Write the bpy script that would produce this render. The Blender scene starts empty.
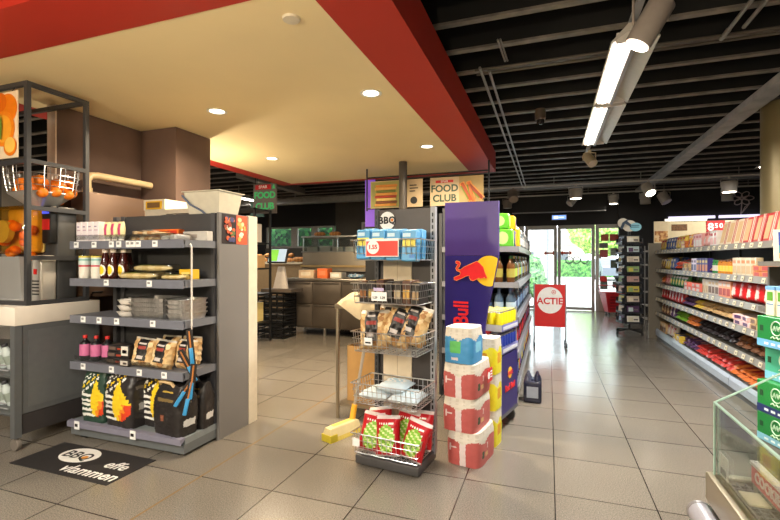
import bpy, bmesh, math, random
from mathutils import Vector, Matrix, Euler
PI = math.pi
S = bpy.context.scene
COL = S.collection
rnd = random.Random(7)

# ------------------------------------------------------------------ camera, world, exposure
cam_d = bpy.data.cameras.new('camera')
cam_d.sensor_width = 36.0
cam_d.lens = 446.0 / 780.0 * 36.0
cam_d.clip_start = 0.05
cam = bpy.data.objects.new('camera', cam_d)
COL.objects.link(cam)
cam.location = (0, 0, 1.3)
cam.rotation_euler = (math.radians(90), 0, math.radians(19.6))
S.camera = cam
S.view_settings.view_transform = 'Standard'
S.view_settings.look = 'None'
S.view_settings.gamma = 1.0
S.view_settings.use_curve_mapping = False
S.view_settings.exposure = 0.0
S.cycles.max_bounces = 8
S.cycles.diffuse_bounces = 4
S.cycles.transparent_max_bounces = 16
S.cycles.sample_clamp_indirect = 6.0
S.cycles.caustics_reflective = False
S.cycles.caustics_refractive = False
w = bpy.data.worlds.new('world'); S.world = w
w.use_nodes = True
bg = w.node_tree.nodes['Background']
bg.inputs[0].default_value = (0.86, 0.93, 1.0, 1)
bg.inputs[1].default_value = 6.5

def lamp(kind, name, loc, energy, col, rot=(0, 0, 0), size=.1, sizey=None, spot=None, blend=.5, parent=None, spread=None):
    d = bpy.data.lights.new(name, kind)
    d.energy = energy; d.color = col
    if kind == 'AREA':
        d.shape = 'RECTANGLE' if sizey else 'DISK'
        d.size = size
        if sizey: d.size_y = sizey
        if spread: d.spread = spread
    elif kind == 'SPOT':
        d.spot_size = spot; d.spot_blend = blend; d.shadow_soft_size = size
    elif kind == 'SUN':
        d.angle = size
    else:
        d.shadow_soft_size = size
    o = bpy.data.objects.new(name, d); COL.objects.link(o)
    o.location = loc; o.rotation_euler = rot
    if parent: o.parent = parent
    return o

lamp('SUN', 'daylight_sun', (0, 20, 8), 5.0, (1, .96, .9), rot=(math.radians(38), 0, math.radians(-25)), size=.05)
E_DOWN, E_TUBE = 46, 84
E_FILL_GLOBE = 130

# ------------------------------------------------------------------ materials
MATS = {}
def M(name, col=(.5, .5, .5), rough=.5, metal=0., var=.05, scale=18., bump=0., bscale=60., emit=0., coat=0., spec=.5):
    if name in MATS: return MATS[name]
    m = bpy.data.materials.new(name); m.use_nodes = True
    nt = m.node_tree; p = nt.nodes['Principled BSDF']
    p.inputs['Roughness'].default_value = rough
    p.inputs['Metallic'].default_value = metal
    p.inputs['Specular IOR Level'].default_value = spec
    if coat: p.inputs['Coat Weight'].default_value = coat
    c = tuple(col) + (1,)
    tc = nt.nodes.new('ShaderNodeTexCoord')
    nz = nt.nodes.new('ShaderNodeTexNoise'); nz.inputs['Scale'].default_value = scale
    nz.inputs['Detail'].default_value = 3
    nt.links.new(tc.outputs['Object'], nz.inputs['Vector'])
    rp = nt.nodes.new('ShaderNodeValToRGB')
    rp.color_ramp.elements[0].position = .3; rp.color_ramp.elements[1].position = .7
    rp.color_ramp.elements[0].color = tuple(max(0, x * (1 - var)) for x in col) + (1,)
    rp.color_ramp.elements[1].color = tuple(min(1, x * (1 + var)) for x in col) + (1,)
    nt.links.new(nz.outputs['Fac'], rp.inputs['Fac'])
    nt.links.new(rp.outputs['Color'], p.inputs['Base Color'])
    if bump:
        n2 = nt.nodes.new('ShaderNodeTexNoise'); n2.inputs['Scale'].default_value = bscale
        nt.links.new(tc.outputs['Object'], n2.inputs['Vector'])
        b = nt.nodes.new('ShaderNodeBump'); b.inputs['Strength'].default_value = bump; b.inputs['Distance'].default_value = .01
        nt.links.new(n2.outputs['Fac'], b.inputs['Height']); nt.links.new(b.outputs['Normal'], p.inputs['Normal'])
    if emit:
        p.inputs['Emission Color'].default_value = c
        p.inputs['Emission Strength'].default_value = emit
    MATS[name] = m
    return m

def srgb(r, g, b):
    f = lambda v: (v / 255 / 12.92) if v / 255 <= .04045 else ((v / 255 + .055) / 1.055) ** 2.4
    return (f(r), f(g), f(b))
def C(r, g, b, rough=.5, **k):
    """material by sRGB colour"""
    return M('paint_%d_%d_%d_%d' % (r, g, b, int(rough * 100)) + ''.join('_%s%g' % (a, v) for a, v in sorted(k.items())), srgb(r, g, b), rough, **k)

def glassy(name, tint=(1, 1, 1), gloss=.12, rough=.03):
    if name in MATS: return MATS[name]
    m = bpy.data.materials.new(name); m.use_nodes = True
    nt = m.node_tree; nt.nodes.remove(nt.nodes['Principled BSDF'])
    out = nt.nodes['Material Output']
    t = nt.nodes.new('ShaderNodeBsdfTransparent'); t.inputs[0].default_value = tuple(tint) + (1,)
    g = nt.nodes.new('ShaderNodeBsdfGlossy'); g.inputs['Roughness'].default_value = rough
    fr = nt.nodes.new('ShaderNodeLayerWeight'); fr.inputs['Blend'].default_value = .25
    mr = nt.nodes.new('ShaderNodeMath'); mr.operation = 'MULTIPLY_ADD'
    mr.inputs[1].default_value = .55; mr.inputs[2].default_value = gloss * .4; mr.use_clamp = True
    nt.links.new(fr.outputs['Fresnel'], mr.inputs[0])
    mx = nt.nodes.new('ShaderNodeMixShader')
    nt.links.new(mr.outputs[0], mx.inputs[0]); nt.links.new(t.outputs[0], mx.inputs[1]); nt.links.new(g.outputs[0], mx.inputs[2])
    nt.links.new(mx.outputs[0], out.inputs['Surface'])
    MATS[name] = m
    return m
def emis(name, col, strength):
    if name in MATS: return MATS[name]
    m = bpy.data.materials.new(name); m.use_nodes = True
    p = m.node_tree.nodes['Principled BSDF']
    p.inputs['Base Color'].default_value = tuple(col) + (1,)
    p.inputs['Emission Color'].default_value = tuple(col) + (1,)
    p.inputs['Emission Strength'].default_value = strength
    MATS[name] = m
    return m

def cells(name, cols, scale=60., rough=.5, bump=.5, randomness=1.):
    """voronoi-cell mottled material (chips, leaves, crumbs)"""
    if name in MATS: return MATS[name]
    m = bpy.data.materials.new(name); m.use_nodes = True
    nt = m.node_tree; p = nt.nodes['Principled BSDF']; p.inputs['Roughness'].default_value = rough
    tc = nt.nodes.new('ShaderNodeTexCoord'); v = nt.nodes.new('ShaderNodeTexVoronoi'); v.inputs['Scale'].default_value = scale
    nt.links.new(tc.outputs['Object'], v.inputs['Vector'])
    sp = nt.nodes.new('ShaderNodeSeparateColor'); nt.links.new(v.outputs['Color'], sp.inputs[0])
    rp = nt.nodes.new('ShaderNodeValToRGB'); rp.color_ramp.interpolation = 'CONSTANT'
    el = rp.color_ramp.elements
    while len(el) < len(cols): el.new(.5)
    for i, c in enumerate(cols):
        el[i].position = i / len(cols); el[i].color = tuple(c) + (1,)
    nt.links.new(sp.outputs[0], rp.inputs['Fac']); nt.links.new(rp.outputs['Color'], p.inputs['Base Color'])
    b = nt.nodes.new('ShaderNodeBump'); b.inputs['Strength'].default_value = bump; b.inputs['Distance'].default_value = .01
    nt.links.new(v.outputs['Distance'], b.inputs['Height']); nt.links.new(b.outputs['Normal'], p.inputs['Normal'])
    MATS[name] = m
    return m

def floor_mat():
    m = bpy.data.materials.new('speckled_floor_tile'); m.use_nodes = True
    nt = m.node_tree; p = nt.nodes['Principled BSDF']; L = nt.links.new
    def mt(op, a, b=None, c=None, clamp=False):
        n = nt.nodes.new('ShaderNodeMath'); n.operation = op; n.use_clamp = clamp
        for i, v in enumerate((a, b, c)):
            if v is None: continue
            if isinstance(v, (int, float)): n.inputs[i].default_value = v
            else: L(v, n.inputs[i])
        return n.outputs[0]
    g = nt.nodes.new('ShaderNodeNewGeometry'); sx = nt.nodes.new('ShaderNodeSeparateXYZ'); L(g.outputs['Position'], sx.inputs[0])
    def line(o, off, half):
        t = mt('DIVIDE', mt('SUBTRACT', o, off), .5)
        f = mt('ABSOLUTE', mt('SUBTRACT', mt('FRACT', mt('ADD', t, .5)), .5))
        return mt('LESS_THAN', f, half / .5), mt('FLOOR', t)
    lx, cx = line(sx.outputs[0], .031, .0034); ly, cy = line(sx.outputs[1], 2.643, .0034)
    grout = mt('MAXIMUM', lx, ly)
    joint = mt('LESS_THAN', mt('ABSOLUTE', mt('ADD', sx.outputs[0], 1.97)), .0075)
    cv = nt.nodes.new('ShaderNodeCombineXYZ'); L(cx, cv.inputs[0]); L(cy, cv.inputs[1])
    wn = nt.nodes.new('ShaderNodeTexWhiteNoise'); L(cv.outputs[0], wn.inputs['Vector'])
    nz = nt.nodes.new('ShaderNodeTexNoise'); nz.inputs['Scale'].default_value = 160; nz.inputs['Detail'].default_value = 2; L(g.outputs['Position'], nz.inputs['Vector'])
    nb = nt.nodes.new('ShaderNodeTexNoise'); nb.inputs['Scale'].default_value = 2.2; nb.inputs['Detail'].default_value = 4; L(g.outputs['Position'], nb.inputs['Vector'])
    rp = nt.nodes.new('ShaderNodeValToRGB')
    rp.color_ramp.elements[0].position = .3; rp.color_ramp.elements[0].color = srgb(94, 88, 80) + (1,)
    rp.color_ramp.elements[1].position = .72; rp.color_ramp.elements[1].color = srgb(142, 134, 123) + (1,)
    L(nz.outputs['Fac'], rp.inputs['Fac'])
    br = mt('ADD', mt('MULTIPLY', wn.outputs['Value'], .12), mt('ADD', mt('MULTIPLY', nb.outputs['Fac'], .2), .84))
    mm = nt.nodes.new('ShaderNodeVectorMath'); mm.operation = 'SCALE'; L(rp.outputs['Color'], mm.inputs[0]); L(br, mm.inputs['Scale'])
    mx = nt.nodes.new('ShaderNodeMix'); mx.data_type = 'RGBA'; L(grout, mx.inputs['Factor']); L(mm.outputs[0], mx.inputs['A']); mx.inputs['B'].default_value = srgb(46, 40, 35) + (1,)
    m2 = nt.nodes.new('ShaderNodeMix'); m2.data_type = 'RGBA'; L(joint, m2.inputs['Factor']); L(mx.outputs['Result'], m2.inputs['A']); m2.inputs['B'].default_value = srgb(126, 104, 76) + (1,)
    L(m2.outputs['Result'], p.inputs['Base Color'])
    p.inputs['Roughness'].default_value = .2
    b = nt.nodes.new('ShaderNodeBump'); b.inputs['Strength'].default_value = .12; b.inputs['Distance'].default_value = .003
    L(mt('SUBTRACT', mt('MULTIPLY', nz.outputs['Fac'], .25), grout), b.inputs['Height']); L(b.outputs['Normal'], p.inputs['Normal'])
    return m

# ------------------------------------------------------------------ mesh helper
class B:
    def __init__(s): s.bm = bmesh.new(); s.mats = []
    def mi(s, m):
        if m not in s.mats: s.mats.append(m)
        return s.mats.index(m)
    def faces(s, pts, fs, m, T=None):
        k = s.mi(m)
        vs = [s.bm.verts.new(T @ Vector(p) if T else p) for p in pts]
        out = []
        for f in fs:
            try:
                fc = s.bm.faces.new([vs[i] for i in f]); fc.material_index = k; out.append(fc)
            except ValueError: pass
        return out
    def box(s, x0, x1, y0, y1, z0, z1, m, T=None):
        p = [(x0, y0, z0), (x1, y0, z0), (x1, y1, z0), (x0, y1, z0), (x0, y0, z1), (x1, y0, z1), (x1, y1, z1), (x0, y1, z1)]
        s.faces(p, [(0, 3, 2, 1), (4, 5, 6, 7), (0, 1, 5, 4), (1, 2, 6, 5), (2, 3, 7, 6), (3, 0, 4, 7)], m, T); return s
    def rbox(s, x0, x1, y0, y1, z0, z1, m, r=.01, seg=2):
        """rounded box"""
        bm2 = bmesh.new()
        bmesh.ops.create_cube(bm2, size=1)
        for v in bm2.verts: v.co = Vector(((x0 + x1) / 2 + v.co.x * (x1 - x0), (y0 + y1) / 2 + v.co.y * (y1 - y0), (z0 + z1) / 2 + v.co.z * (z1 - z0)))
        bmesh.ops.bevel(bm2, geom=bm2.edges[:], offset=r, segments=seg, profile=.5, affect='EDGES')
        bm2.verts.index_update()
        s.faces([v.co.copy() for v in bm2.verts], [[v.index for v in f.verts] for f in bm2.faces], m); bm2.free(); return s
    def tube(s, pts, r, m, seg=8, closed=False, caps=True):
        pts = [Vector(p) for p in pts]; n = len(pts); rings = []
        k = s.mi(m); up = None
        for i, p in enumerate(pts):
            if closed: d = pts[(i + 1) % n] - pts[i - 1]
            else: d = pts[min(i + 1, n - 1)] - pts[max(i - 1, 0)]
            if d.length < 1e-9: d = Vector((0, 0, 1))
            d.normalize()
            if up is None:
                up = d.orthogonal().normalized()
            else:
                up = (up - d * up.dot(d))
                up = up.normalized() if up.length > 1e-6 else d.orthogonal().normalized()
            sd = d.cross(up)
            rr = r[i] if isinstance(r, (list, tuple)) else r
            rings.append([s.bm.verts.new(p + up * (math.cos(2 * PI * j / seg) * rr) + sd * (math.sin(2 * PI * j / seg) * rr)) for j in range(seg)])
        for i in range(n if closed else n - 1):
            a, b = rings[i], rings[(i + 1) % n]
            for j in range(seg):
                f = s.bm.faces.new((a[j], a[(j + 1) % seg], b[(j + 1) % seg], b[j])); f.material_index = k
        if caps and not closed:
            for q in (rings[0][::-1], rings[-1]):
                f = s.bm.faces.new(q); f.material_index = k
        return s
    def lathe(s, prof, m, cx=0, cy=0, seg=16, cap=True, T=None):
        """prof list of (r, z[, material])"""
        rings = []; ms = []
        for q in prof:
            r, z = q[0], q[1]
            ps = [Vector((cx + r * math.cos(2 * PI * j / seg), cy + r * math.sin(2 * PI * j / seg), z)) for j in range(seg)]
            rings.append([s.bm.verts.new(T @ p if T else p) for p in ps]); ms.append(q[2] if len(q) > 2 else m)
        for i in range(len(rings) - 1):
            k = s.mi(ms[i])
            for j in range(seg):
                f = s.bm.faces.new((rings[i][j], rings[i][(j + 1) % seg], rings[i + 1][(j + 1) % seg], rings[i + 1][j])); f.material_index = k
        if cap:
            f = s.bm.faces.new(rings[0][::-1]); f.material_index = s.mi(ms[0])
            f = s.bm.faces.new(rings[-1]); f.material_index = s.mi(ms[-1])
        return s
    def prism(s, poly, d, m, T=None):
        """outline (x, z) extruded along y from 0 to d (front at y=0)"""
        n = len(poly)
        p = [(x, 0, z) for x, z in poly] + [(x, d, z) for x, z in poly]
        s.faces(p, [tuple(range(n)), tuple(range(2 * n - 1, n - 1, -1))] + [(i, i + n, (i + 1) % n + n, (i + 1) % n) for i in range(n)], m, T); return s
    def disc(s, cx, cz, rx, rz, d, m, y=0, n=28, T=None):
        tr = Matrix.Translation((0, y, 0))
        return s.prism([(cx + rx * math.cos(2 * PI * i / n), cz + rz * math.sin(2 * PI * i / n)) for i in range(n)], d, m, (T @ tr) if T else tr)
    def mesh(s, name, smooth=True, angle=38, loc=None):
        bmesh.ops.recalc_face_normals(s.bm, faces=s.bm.faces[:])
        me = bpy.data.meshes.new(name); s.bm.to_mesh(me); s.bm.free()
        for m in s.mats: me.materials.append(m)
        if smooth:
            me.polygons.foreach_set('use_smooth', [True] * len(me.polygons))
            me.set_sharp_from_angle(angle=math.radians(angle))
        me.update(); return me
    def build(s, name, parent=None, loc=(0, 0, 0), rot=(0, 0, 0), smooth=True, **tags):
        return link(name, s.mesh(name, smooth), parent, loc, rot, **tags)

def link(name, me, parent=None, loc=(0, 0, 0), rot=(0, 0, 0), **tags):
    o = bpy.data.objects.new(name, me); COL.objects.link(o)
    o.location = loc; o.rotation_euler = rot
    if parent: o.parent = parent
    for k, v in tags.items(): o[k] = v
    return o
def thing(name, label, cat, loc=(0, 0, 0), rotz=0., group=None):
    o = bpy.data.objects.new(name, None); COL.objects.link(o); o.empty_display_size = .1
    o.location = loc; o.rotation_euler = (0, 0, rotz)
    o['label'] = label; o['category'] = cat
    if group: o['group'] = group
    return o
def tag(o, label, cat, group=None):
    o['label'] = label; o['category'] = cat
    if group: o['group'] = group
    return o
def struct(o): o['kind'] = 'structure'; return o
def inst(proto, loc, label, cat, group=None, rot=(0, 0, 0), scale=None):
    """an individual thing: own objects for it and each part, mesh data shared between copies"""
    name, me, parts = proto
    o = link(name, me, None, loc, rot); tag(o, label, cat, group)
    if scale: o.scale = scale if isinstance(scale, tuple) else (scale,) * 3
    for pn, pm, *rest in parts:
        c = link(pn, pm, o)
        for gn, gm in (rest[0] if rest else ()): link(gn, gm, c)
    return o
_tc = {}
def text_mesh(body, size, mat, ext=.0015, bold=.0, align='CENTER', spacing=1.0, shear=0.):
    """lettering standing upright in the xz plane, front towards -y"""
    cu = bpy.data.curves.new('lettering', 'FONT'); cu.body = body; cu.size = size; cu.extrude = ext; cu.offset = bold
    cu.align_x = align; cu.align_y = 'CENTER'; cu.space_character = spacing; cu.resolution_u = 3; cu.shear = shear
    o = bpy.data.objects.new('lettering', cu); COL.objects.link(o)
    dg = bpy.context.evaluated_depsgraph_get(); dg.update()
    me = bpy.data.meshes.new_from_object(o.evaluated_get(dg))
    bpy.data.objects.remove(o); bpy.data.curves.remove(cu)
    me.transform(Matrix.Rotation(PI / 2, 4, 'X'))
    me.materials.clear(); me.materials.append(mat)
    return me
def text(body, size, mat, parent, loc, rot=(0, 0, 0), name='lettering', **k):
    return link(name, text_mesh(body, size, mat, **k), parent, loc, rot)
ORD = ['first', 'second', 'third', 'fourth', 'fifth', 'sixth', 'seventh', 'eighth', 'ninth', 'tenth', 'eleventh', 'twelfth', 'thirteenth',
       'fourteenth', 'fifteenth', 'sixteenth', 'seventeenth', 'eighteenth', 'nineteenth', 'twentieth', 'twenty-first', 'twenty-second', 'twenty-third',
       'twenty-fourth', 'twenty-fifth', 'twenty-sixth', 'twenty-seventh', 'twenty-eighth', 'twenty-ninth', 'thirtieth', 'thirty-first', 'thirty-second', 'thirty-third', 'thirty-fourth', 'thirty-fifth', 'thirty-sixth']

# common materials
black = C(22, 22, 23, .5); matblack = C(14, 14, 15, .8); white = C(236, 234, 228, .5); cream = C(226, 214, 192, .55)
steel = M('brushed_steel', (.62, .60, .56), .28, 1., var=.08, scale=4); dsteel = M('dull_steel', (.13, .105, .082), .4, .6, var=.12, scale=3)
chrome = M('chrome_wire', (.62, .62, .63), .3, 1., var=.03)
sgrey = C(104, 106, 110, .45); dgrey = C(62, 62, 64, .5); pgrey = C(112, 108, 104, .5); lgrey = C(150, 151, 155, .4)
red = C(196, 24, 26, .4); paper = C(240, 240, 238, .6); cardboard = C(190, 146, 86, .8, bump=.1)
rubber = C(30, 30, 30, .8); ink = C(24, 24, 26, .6)
film = glassy('clear_film', (.96, .96, .96), .14, .12); glass = glassy('pane_glass', (.95, .98, .97), .1, .01); acrylic = glassy('clear_acrylic', (.94, .95, .95), .12, .05)

# ------------------------------------------------------------------ the shell of the shop
BW = 12.4                                            # back wall
floor = struct(B().box(-10, 4.6, -3, BW + .1, -.1, 0, floor_mat()).build('floor'))
dk = C(20, 19, 19, .85)
struct(B().box(-10, 4.6, -3, BW + .1, 3.34, 3.4, dk).build('ceiling'))
flange = M('joist_flange', srgb(120, 112, 104), .6, var=.35, scale=7)
jn = 0
for k in range(-9, 21):
    y = 3.22 + .44 * k
    jn += 1
    b = B().box(-10, 4.6, y - .03, y + .03, 3.03, 3.34, dk)
    b.box(-10, 4.6, y - .03, y + .03, 3.012, 3.03, flange)
    struct(b.build('trim_%d' % jn, smooth=False))
wallk = M('charcoal_wall', srgb(44, 43, 45), .8, var=.08, scale=3)
wallg = M('warm_grey_wall', srgb(92, 87, 80), .8, var=.06, scale=3)
b = B()
b.box(-10, -8.75, BW, BW + .12, 0, 3.4, wallk); b.box(-8.75, -6.2, BW, BW + .12, 0, 1.68, wallg); b.box(-8.75, -6.2, BW, BW + .12, 2.36, 3.4, wallk)
b.box(-6.2, -4.3, BW, BW + .12, 0, 3.4, wallg); b.box(-4.3, -1.5, BW, BW + .12, 0, 3.4, wallk)
b.box(-1.5, 1.82, BW, BW + .12, 2.2, 3.4, wallk); b.box(1.82, 4.6, BW, BW + .12, 0, 3.4, wallk)
b.box(1.63, 2.45, BW - .14, BW, 0, 3.4, wallk)
struct(b.build('wall_back', smooth=False))
struct(B().box(4.6, 4.7, -3, BW, 0, 3.4, wallk).build('wall_right'))
struct(B().box(-10.1, -10, -3, BW, 0, 3.4, C(150, 140, 126, .8)).build('wall_left'))
struct(B().box(-10, 4.6, -3.1, -3, 0, 3.4, C(196, 190, 180, .8)).build('wall_front'))

# high windows over the kitchen, hedge outside
frm = C(186, 180, 172, .5)
hedge = cells('hedge_leaves', [srgb(22, 70, 34), srgb(40, 110, 48), srgb(12, 44, 22), srgb(74, 140, 70), srgb(30, 88, 40)], 9, .6, .6)
for i, (x0, x1) in enumerate([(-8.7, -7.72), (-7.6, -6.98), (-6.86, -6.25)]):
    b = B()
    for q in ((x0, x1, 1.68, 1.74), (x0, x1, 2.31, 2.36), (x0, x0 + .05, 1.74, 2.31), (x1 - .05, x1, 1.74, 2.31)):
        b.box(q[0], q[1], BW - .02, BW + .08, q[2], q[3], frm)
    o = struct(b.build('window_%d' % (i + 1), smooth=False))
    B().box(x0 + .05, x1 - .05, BW + .03, BW + .04, 1.74, 2.31, glass).build('pane', o)
tag(B().box(-9.6, -5.6, 13.3, 13.9, -.04, 2.9, hedge).build('ivy_hedge', smooth=False), 'dense dark green hedge outside the high kitchen windows', 'hedge')
# white posts between the windows
b = B().box(-7.72, -7.6, BW - .01, BW + .1, 1.68, 2.36, frm).box(-6.98, -6.86, BW - .01, BW + .1, 1.68, 2.36, frm)
struct(b.build('trim_%d' % (jn + 1), smooth=False)); jn += 1

# sliding entrance doors and the poster sidelight
fcol = C(176, 172, 168, .45)
def leaf(n, x0, x1, zlow):
    b = B(); t = .075
    b.box(x0, x0 + t, BW, BW + .07, 0, 2.2, fcol).box(x1 - t, x1, BW, BW + .07, 0, 2.2, fcol)
    b.box(x0 + t, x1 - t, BW, BW + .07, 2.1, 2.2, fcol).box(x0 + t, x1 - t, BW, BW + .07, zlow - .07, zlow, fcol)
    if zlow > .2: b.box(x0 + t, x1 - t, BW + .02, BW + .05, 0, zlow - .07, C(168, 158, 148, .5))
    o = struct(b.build(n, smooth=False))
    B().box(x0 + t, x1 - t, BW + .03, BW + .04, zlow, 2.1, glass).build('pane', o)
    return o
d1 = leaf('door_1', -1.5, -.62, .09); d2 = leaf('door_2', -.6, .2, .09); d3 = leaf('door_3', .22, 1.1, .09); w4 = leaf('window_4', 1.12, 1.82, .5)
arrow = [(-.14, 0), (-.07, .05), (-.07, .018), (.07, .018), (.07, .05), (.14, 0), (.07, -.05), (.07, -.018), (-.07, -.018), (-.07, -.05)]
rdec = C(206, 70, 50, .5)
for d, x in ((d2, 0.02), (d3, .42)):
    B().prism([(x + a * 1.1, 1.48 + c * 1.4) for a, c in arrow], .004, rdec, Matrix.Translation((0, BW + .024, 0))).build('arrow_sticker', d, smooth=False)
for i, x in enumerate((.5, .68, .86)):
    b = B(); b.tube([(x + .085 * math.cos(2 * PI * j / 20), BW + .024, 1.3 + .085 * math.sin(2 * PI * j / 20)) for j in range(20)], .013, C(60, 62, 60, .5), 6, closed=True)
    b.build('ring_sticker', d3)
for i, (x0, z0, ww, hh, c) in enumerate([(1.24, 1.78, .18, .17, (186, 92, 60)), (1.44, 1.78, .2, .17, (170, 52, 40)), (1.66, 1.78, .1, .15, (120, 120, 124)),
        (1.22, 1.36, .18, .2, (150, 60, 66)), (1.46, 1.4, .16, .2, (110, 120, 110)), (1.46, 1.1, .16, .2, (70, 82, 70)),
        (1.22, .74, .16, .15, (200, 40, 40)), (1.22, .56, .18, .2, (90, 100, 92)), (1.5, .6, .2, .16, (84, 84, 86)), (1.2, 1.6, .2, .13, (84, 84, 88))]):
    B().box(x0, x0 + ww, BW + .02, BW + .026, z0, z0 + hh, C(*c, .5, var=.3)).build('window_poster', w4)
# fascia box above the door and the lit exit sign
t = tag(B().box(-.9, 1.32, BW - .42, BW - .02, 2.52, 2.93, C(38, 38, 40, .6)).build('air_curtain', smooth=False), 'long dark air curtain box hung above the entrance doors', 'air curtain')
B().box(-.9, 1.32, BW - .425, BW - .38, 2.5, 2.52, C(170, 170, 172, .4)).build('outlet_grille', t)
t = thing('exit_sign', 'small lit blue and white exit sign above the doors', 'exit sign', (.25, BW - .1, 2.4))
B().box(-.18, .18, 0, .06, -.065, .065, C(210, 216, 226, .4)).build('housing', t)
B().box(-.165, .165, -.006, 0, -.05, .05, emis('exit_blue', srgb(120, 160, 235), 1.6)).build('lit_panel', t)
b = B()
for q in ((-.13, -.02, -.03, .03), (.0, .12, -.012, .012)): b.box(q[0], q[1], -.009, -.006, q[2], q[3], emis('exit_white', (.95, .97, 1), 1.4))
b.build('running_man_pictogram', t)
B().box(-.01, .01, .02, .04, .065, .14, black).build('bracket', t)

# ------------------------------------------------------------------ dropped soffit, red band and cream field
RD = M('soffit_red', srgb(180, 42, 25), .55, var=.03, scale=2)
CR = M('soffit_cream', srgb(248, 226, 176), .7, var=.03, scale=1.5)
sx0, sx1, sy0, sy1, sz0, sz1 = -4.38, -.74, 1.5, 6.73, 2.6, 2.89
b = B()
b.box(sx0, sx1, sy0, sy0 + .37, sz0, sz1, RD); b.box(sx1 - .36, sx1, sy0 + .37, sy1, sz0, sz1, RD)
b.box(sx0, sx1 - .36, sy1 - .1, sy1, sz0, sz1, RD); b.box(sx0, sx0 + .22, sy0 + .37, sy1 - .1, sz0, sz1, RD)
sof = struct(b.build('ceiling_soffit', smooth=False))
B().box(sx0 + .22, sx1 - .36, sy0 + .37, sy1 - .1, sz0 + .006, sz0 + .05, CR).build('cream_field', sof)
warm = (1, .80, .54)
for i, (x, y, where) in enumerate([(-1.312, 3.24, 'nearest the red right edge of the cream ceiling'), (-2.746, 3.181, 'over the left barbecue shelves in the cream ceiling'),
        (-3.356, 4.898, 'deepest left in the cream ceiling beyond the brown wall'), (-1.32, 4.976, 'deepest right in the cream ceiling by the dark pole'),
        ]):
    t = thing('recessed_downlight', 'round lit downlight ' + where, 'ceiling light', (x, y, sz0 + .006), group='downlights in the cream ceiling')
    B().lathe([(.062, -.002), (.085, -.004), (.085, 0), (.062, 0)], white, seg=24, cap=False).build('trim_ring', t)
    B().lathe([(.06, .0), (.062, -.001)], emis('downlight_glow', (1, .86, .62), 9), seg=24).build('lit_lens', t)
    lamp('AREA', 'downlight_lamp', (0, 0, -.01), E_DOWN, warm, size=.11, parent=t, spread=math.radians(150))
tag(B().lathe([(.045, -.012), (.05, 0)], cream, seg=20).build('smoke_detector', loc=(-1.31, 2.09, sz0 + .006)), 'small cream smoke detector in front part of the cream ceiling', 'smoke detector')

# brown plastered kitchen wall and pier
BP = M('brown_plaster', srgb(96, 76, 67), .75, var=.16, scale=2.2, bump=.15, bscale=5)
b = B().box(-3.98, -3.88, 2.58, 3.4, 0, 2.6, BP)
struct(b.build('wall_kitchen', smooth=False))
struct(B().box(-3.98, -3.88, 2.57, 2.58, 0, 2.6, C(226, 206, 190, .6)).build('trim_%d' % (jn + 1))); jn += 1
struct(B().box(-3.98, -3.43, 3.4, 3.87, 0, 2.6, BP).build('wall_pier'))
tag(B().lathe([(.055, 0), (.055, 2.6)], C(62, 56, 48, .45), -1.822, 5.631, 20).build('round_pole'), 'dark round steel pole rising behind the hanging sandwich signs', 'pole')
tag(B().lathe([(.2, 0), (.2, 3.0)], M('olive_metal', srgb(146, 130, 92), .36, .35, var=.05, scale=2), 2.4, 5.985, 32).build('steel_column'), 'thick olive steel column behind the snack shelves', 'column')

# steel beam, conduits, rails under the ceiling
struct(B().box(1.98, 2.16, 3.5, 12.2, 2.94, 3.012, M('beam_grey', srgb(176, 174, 174), .6, var=.2, scale=5)).build('trim_%d' % (jn + 1))); jn += 1
galv = M('galvanised', srgb(136, 132, 126), .45, .3, var=.1)
tag(B().tube([(-.57, 3.95, 2.985), (-.57, 11, 2.985)], .013, galv).tube([(-.5, 4.05, 2.985), (-.5, 11, 2.985)], .013, galv).tube([(-.62, 4.0, 2.99), (3.9, 4.0, 2.99)], .012, C(86, 78, 70, .5)).tube([(-.62, 4.1, 2.99), (3.9, 4.1, 2.99)], .012, C(86, 78, 70, .5)).build('cable_conduit'),
    'twin grey conduits running back beside the red soffit under the joists', 'conduit')
tag(B().tube([(1.24, 4.0, 2.985), (1.24, 2.5, 2.985)], .014, galv).tube([(1.33, 3.9, 2.985), (1.33, 2.5, 2.985)], .014, galv).tube([(1.24, 3.9, 2.985), (1.24, 4.05, 2.985)], .018, galv).build('angled_conduit'), 'short angled pair of conduits at top right under the joists', 'conduit')
tag(B().tube([(-.35, 3.9, 2.99), (-.37, 3.5, 2.99)], .008, galv).tube([(-.33, 3.9, 2.99), (-.35, 3.5, 2.99)], .008, galv).build('cable_clip'), 'small bundled cable clip across a joist by red soffit', 'cable')
wm = C(216, 208, 200, .45); taupe = C(158, 146, 138, .45)
t = thing('light_track', 'grey ceiling track running down the aisle carrying the tube lights', 'track', (.48, 0, 0))
B().box(-.02, .02, 1.2, 7.0, 2.73, 2.76, lgrey).build('rail', t)
b = B()
for y in (2.7, 4.2, 6.0): b.tube([(0, y, 2.76), (0, y, 3.34)], .006, galv, 6)
b.build('hanger', t)
glow = emis('tube_glow', (1, .93, .80), 14)
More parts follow.
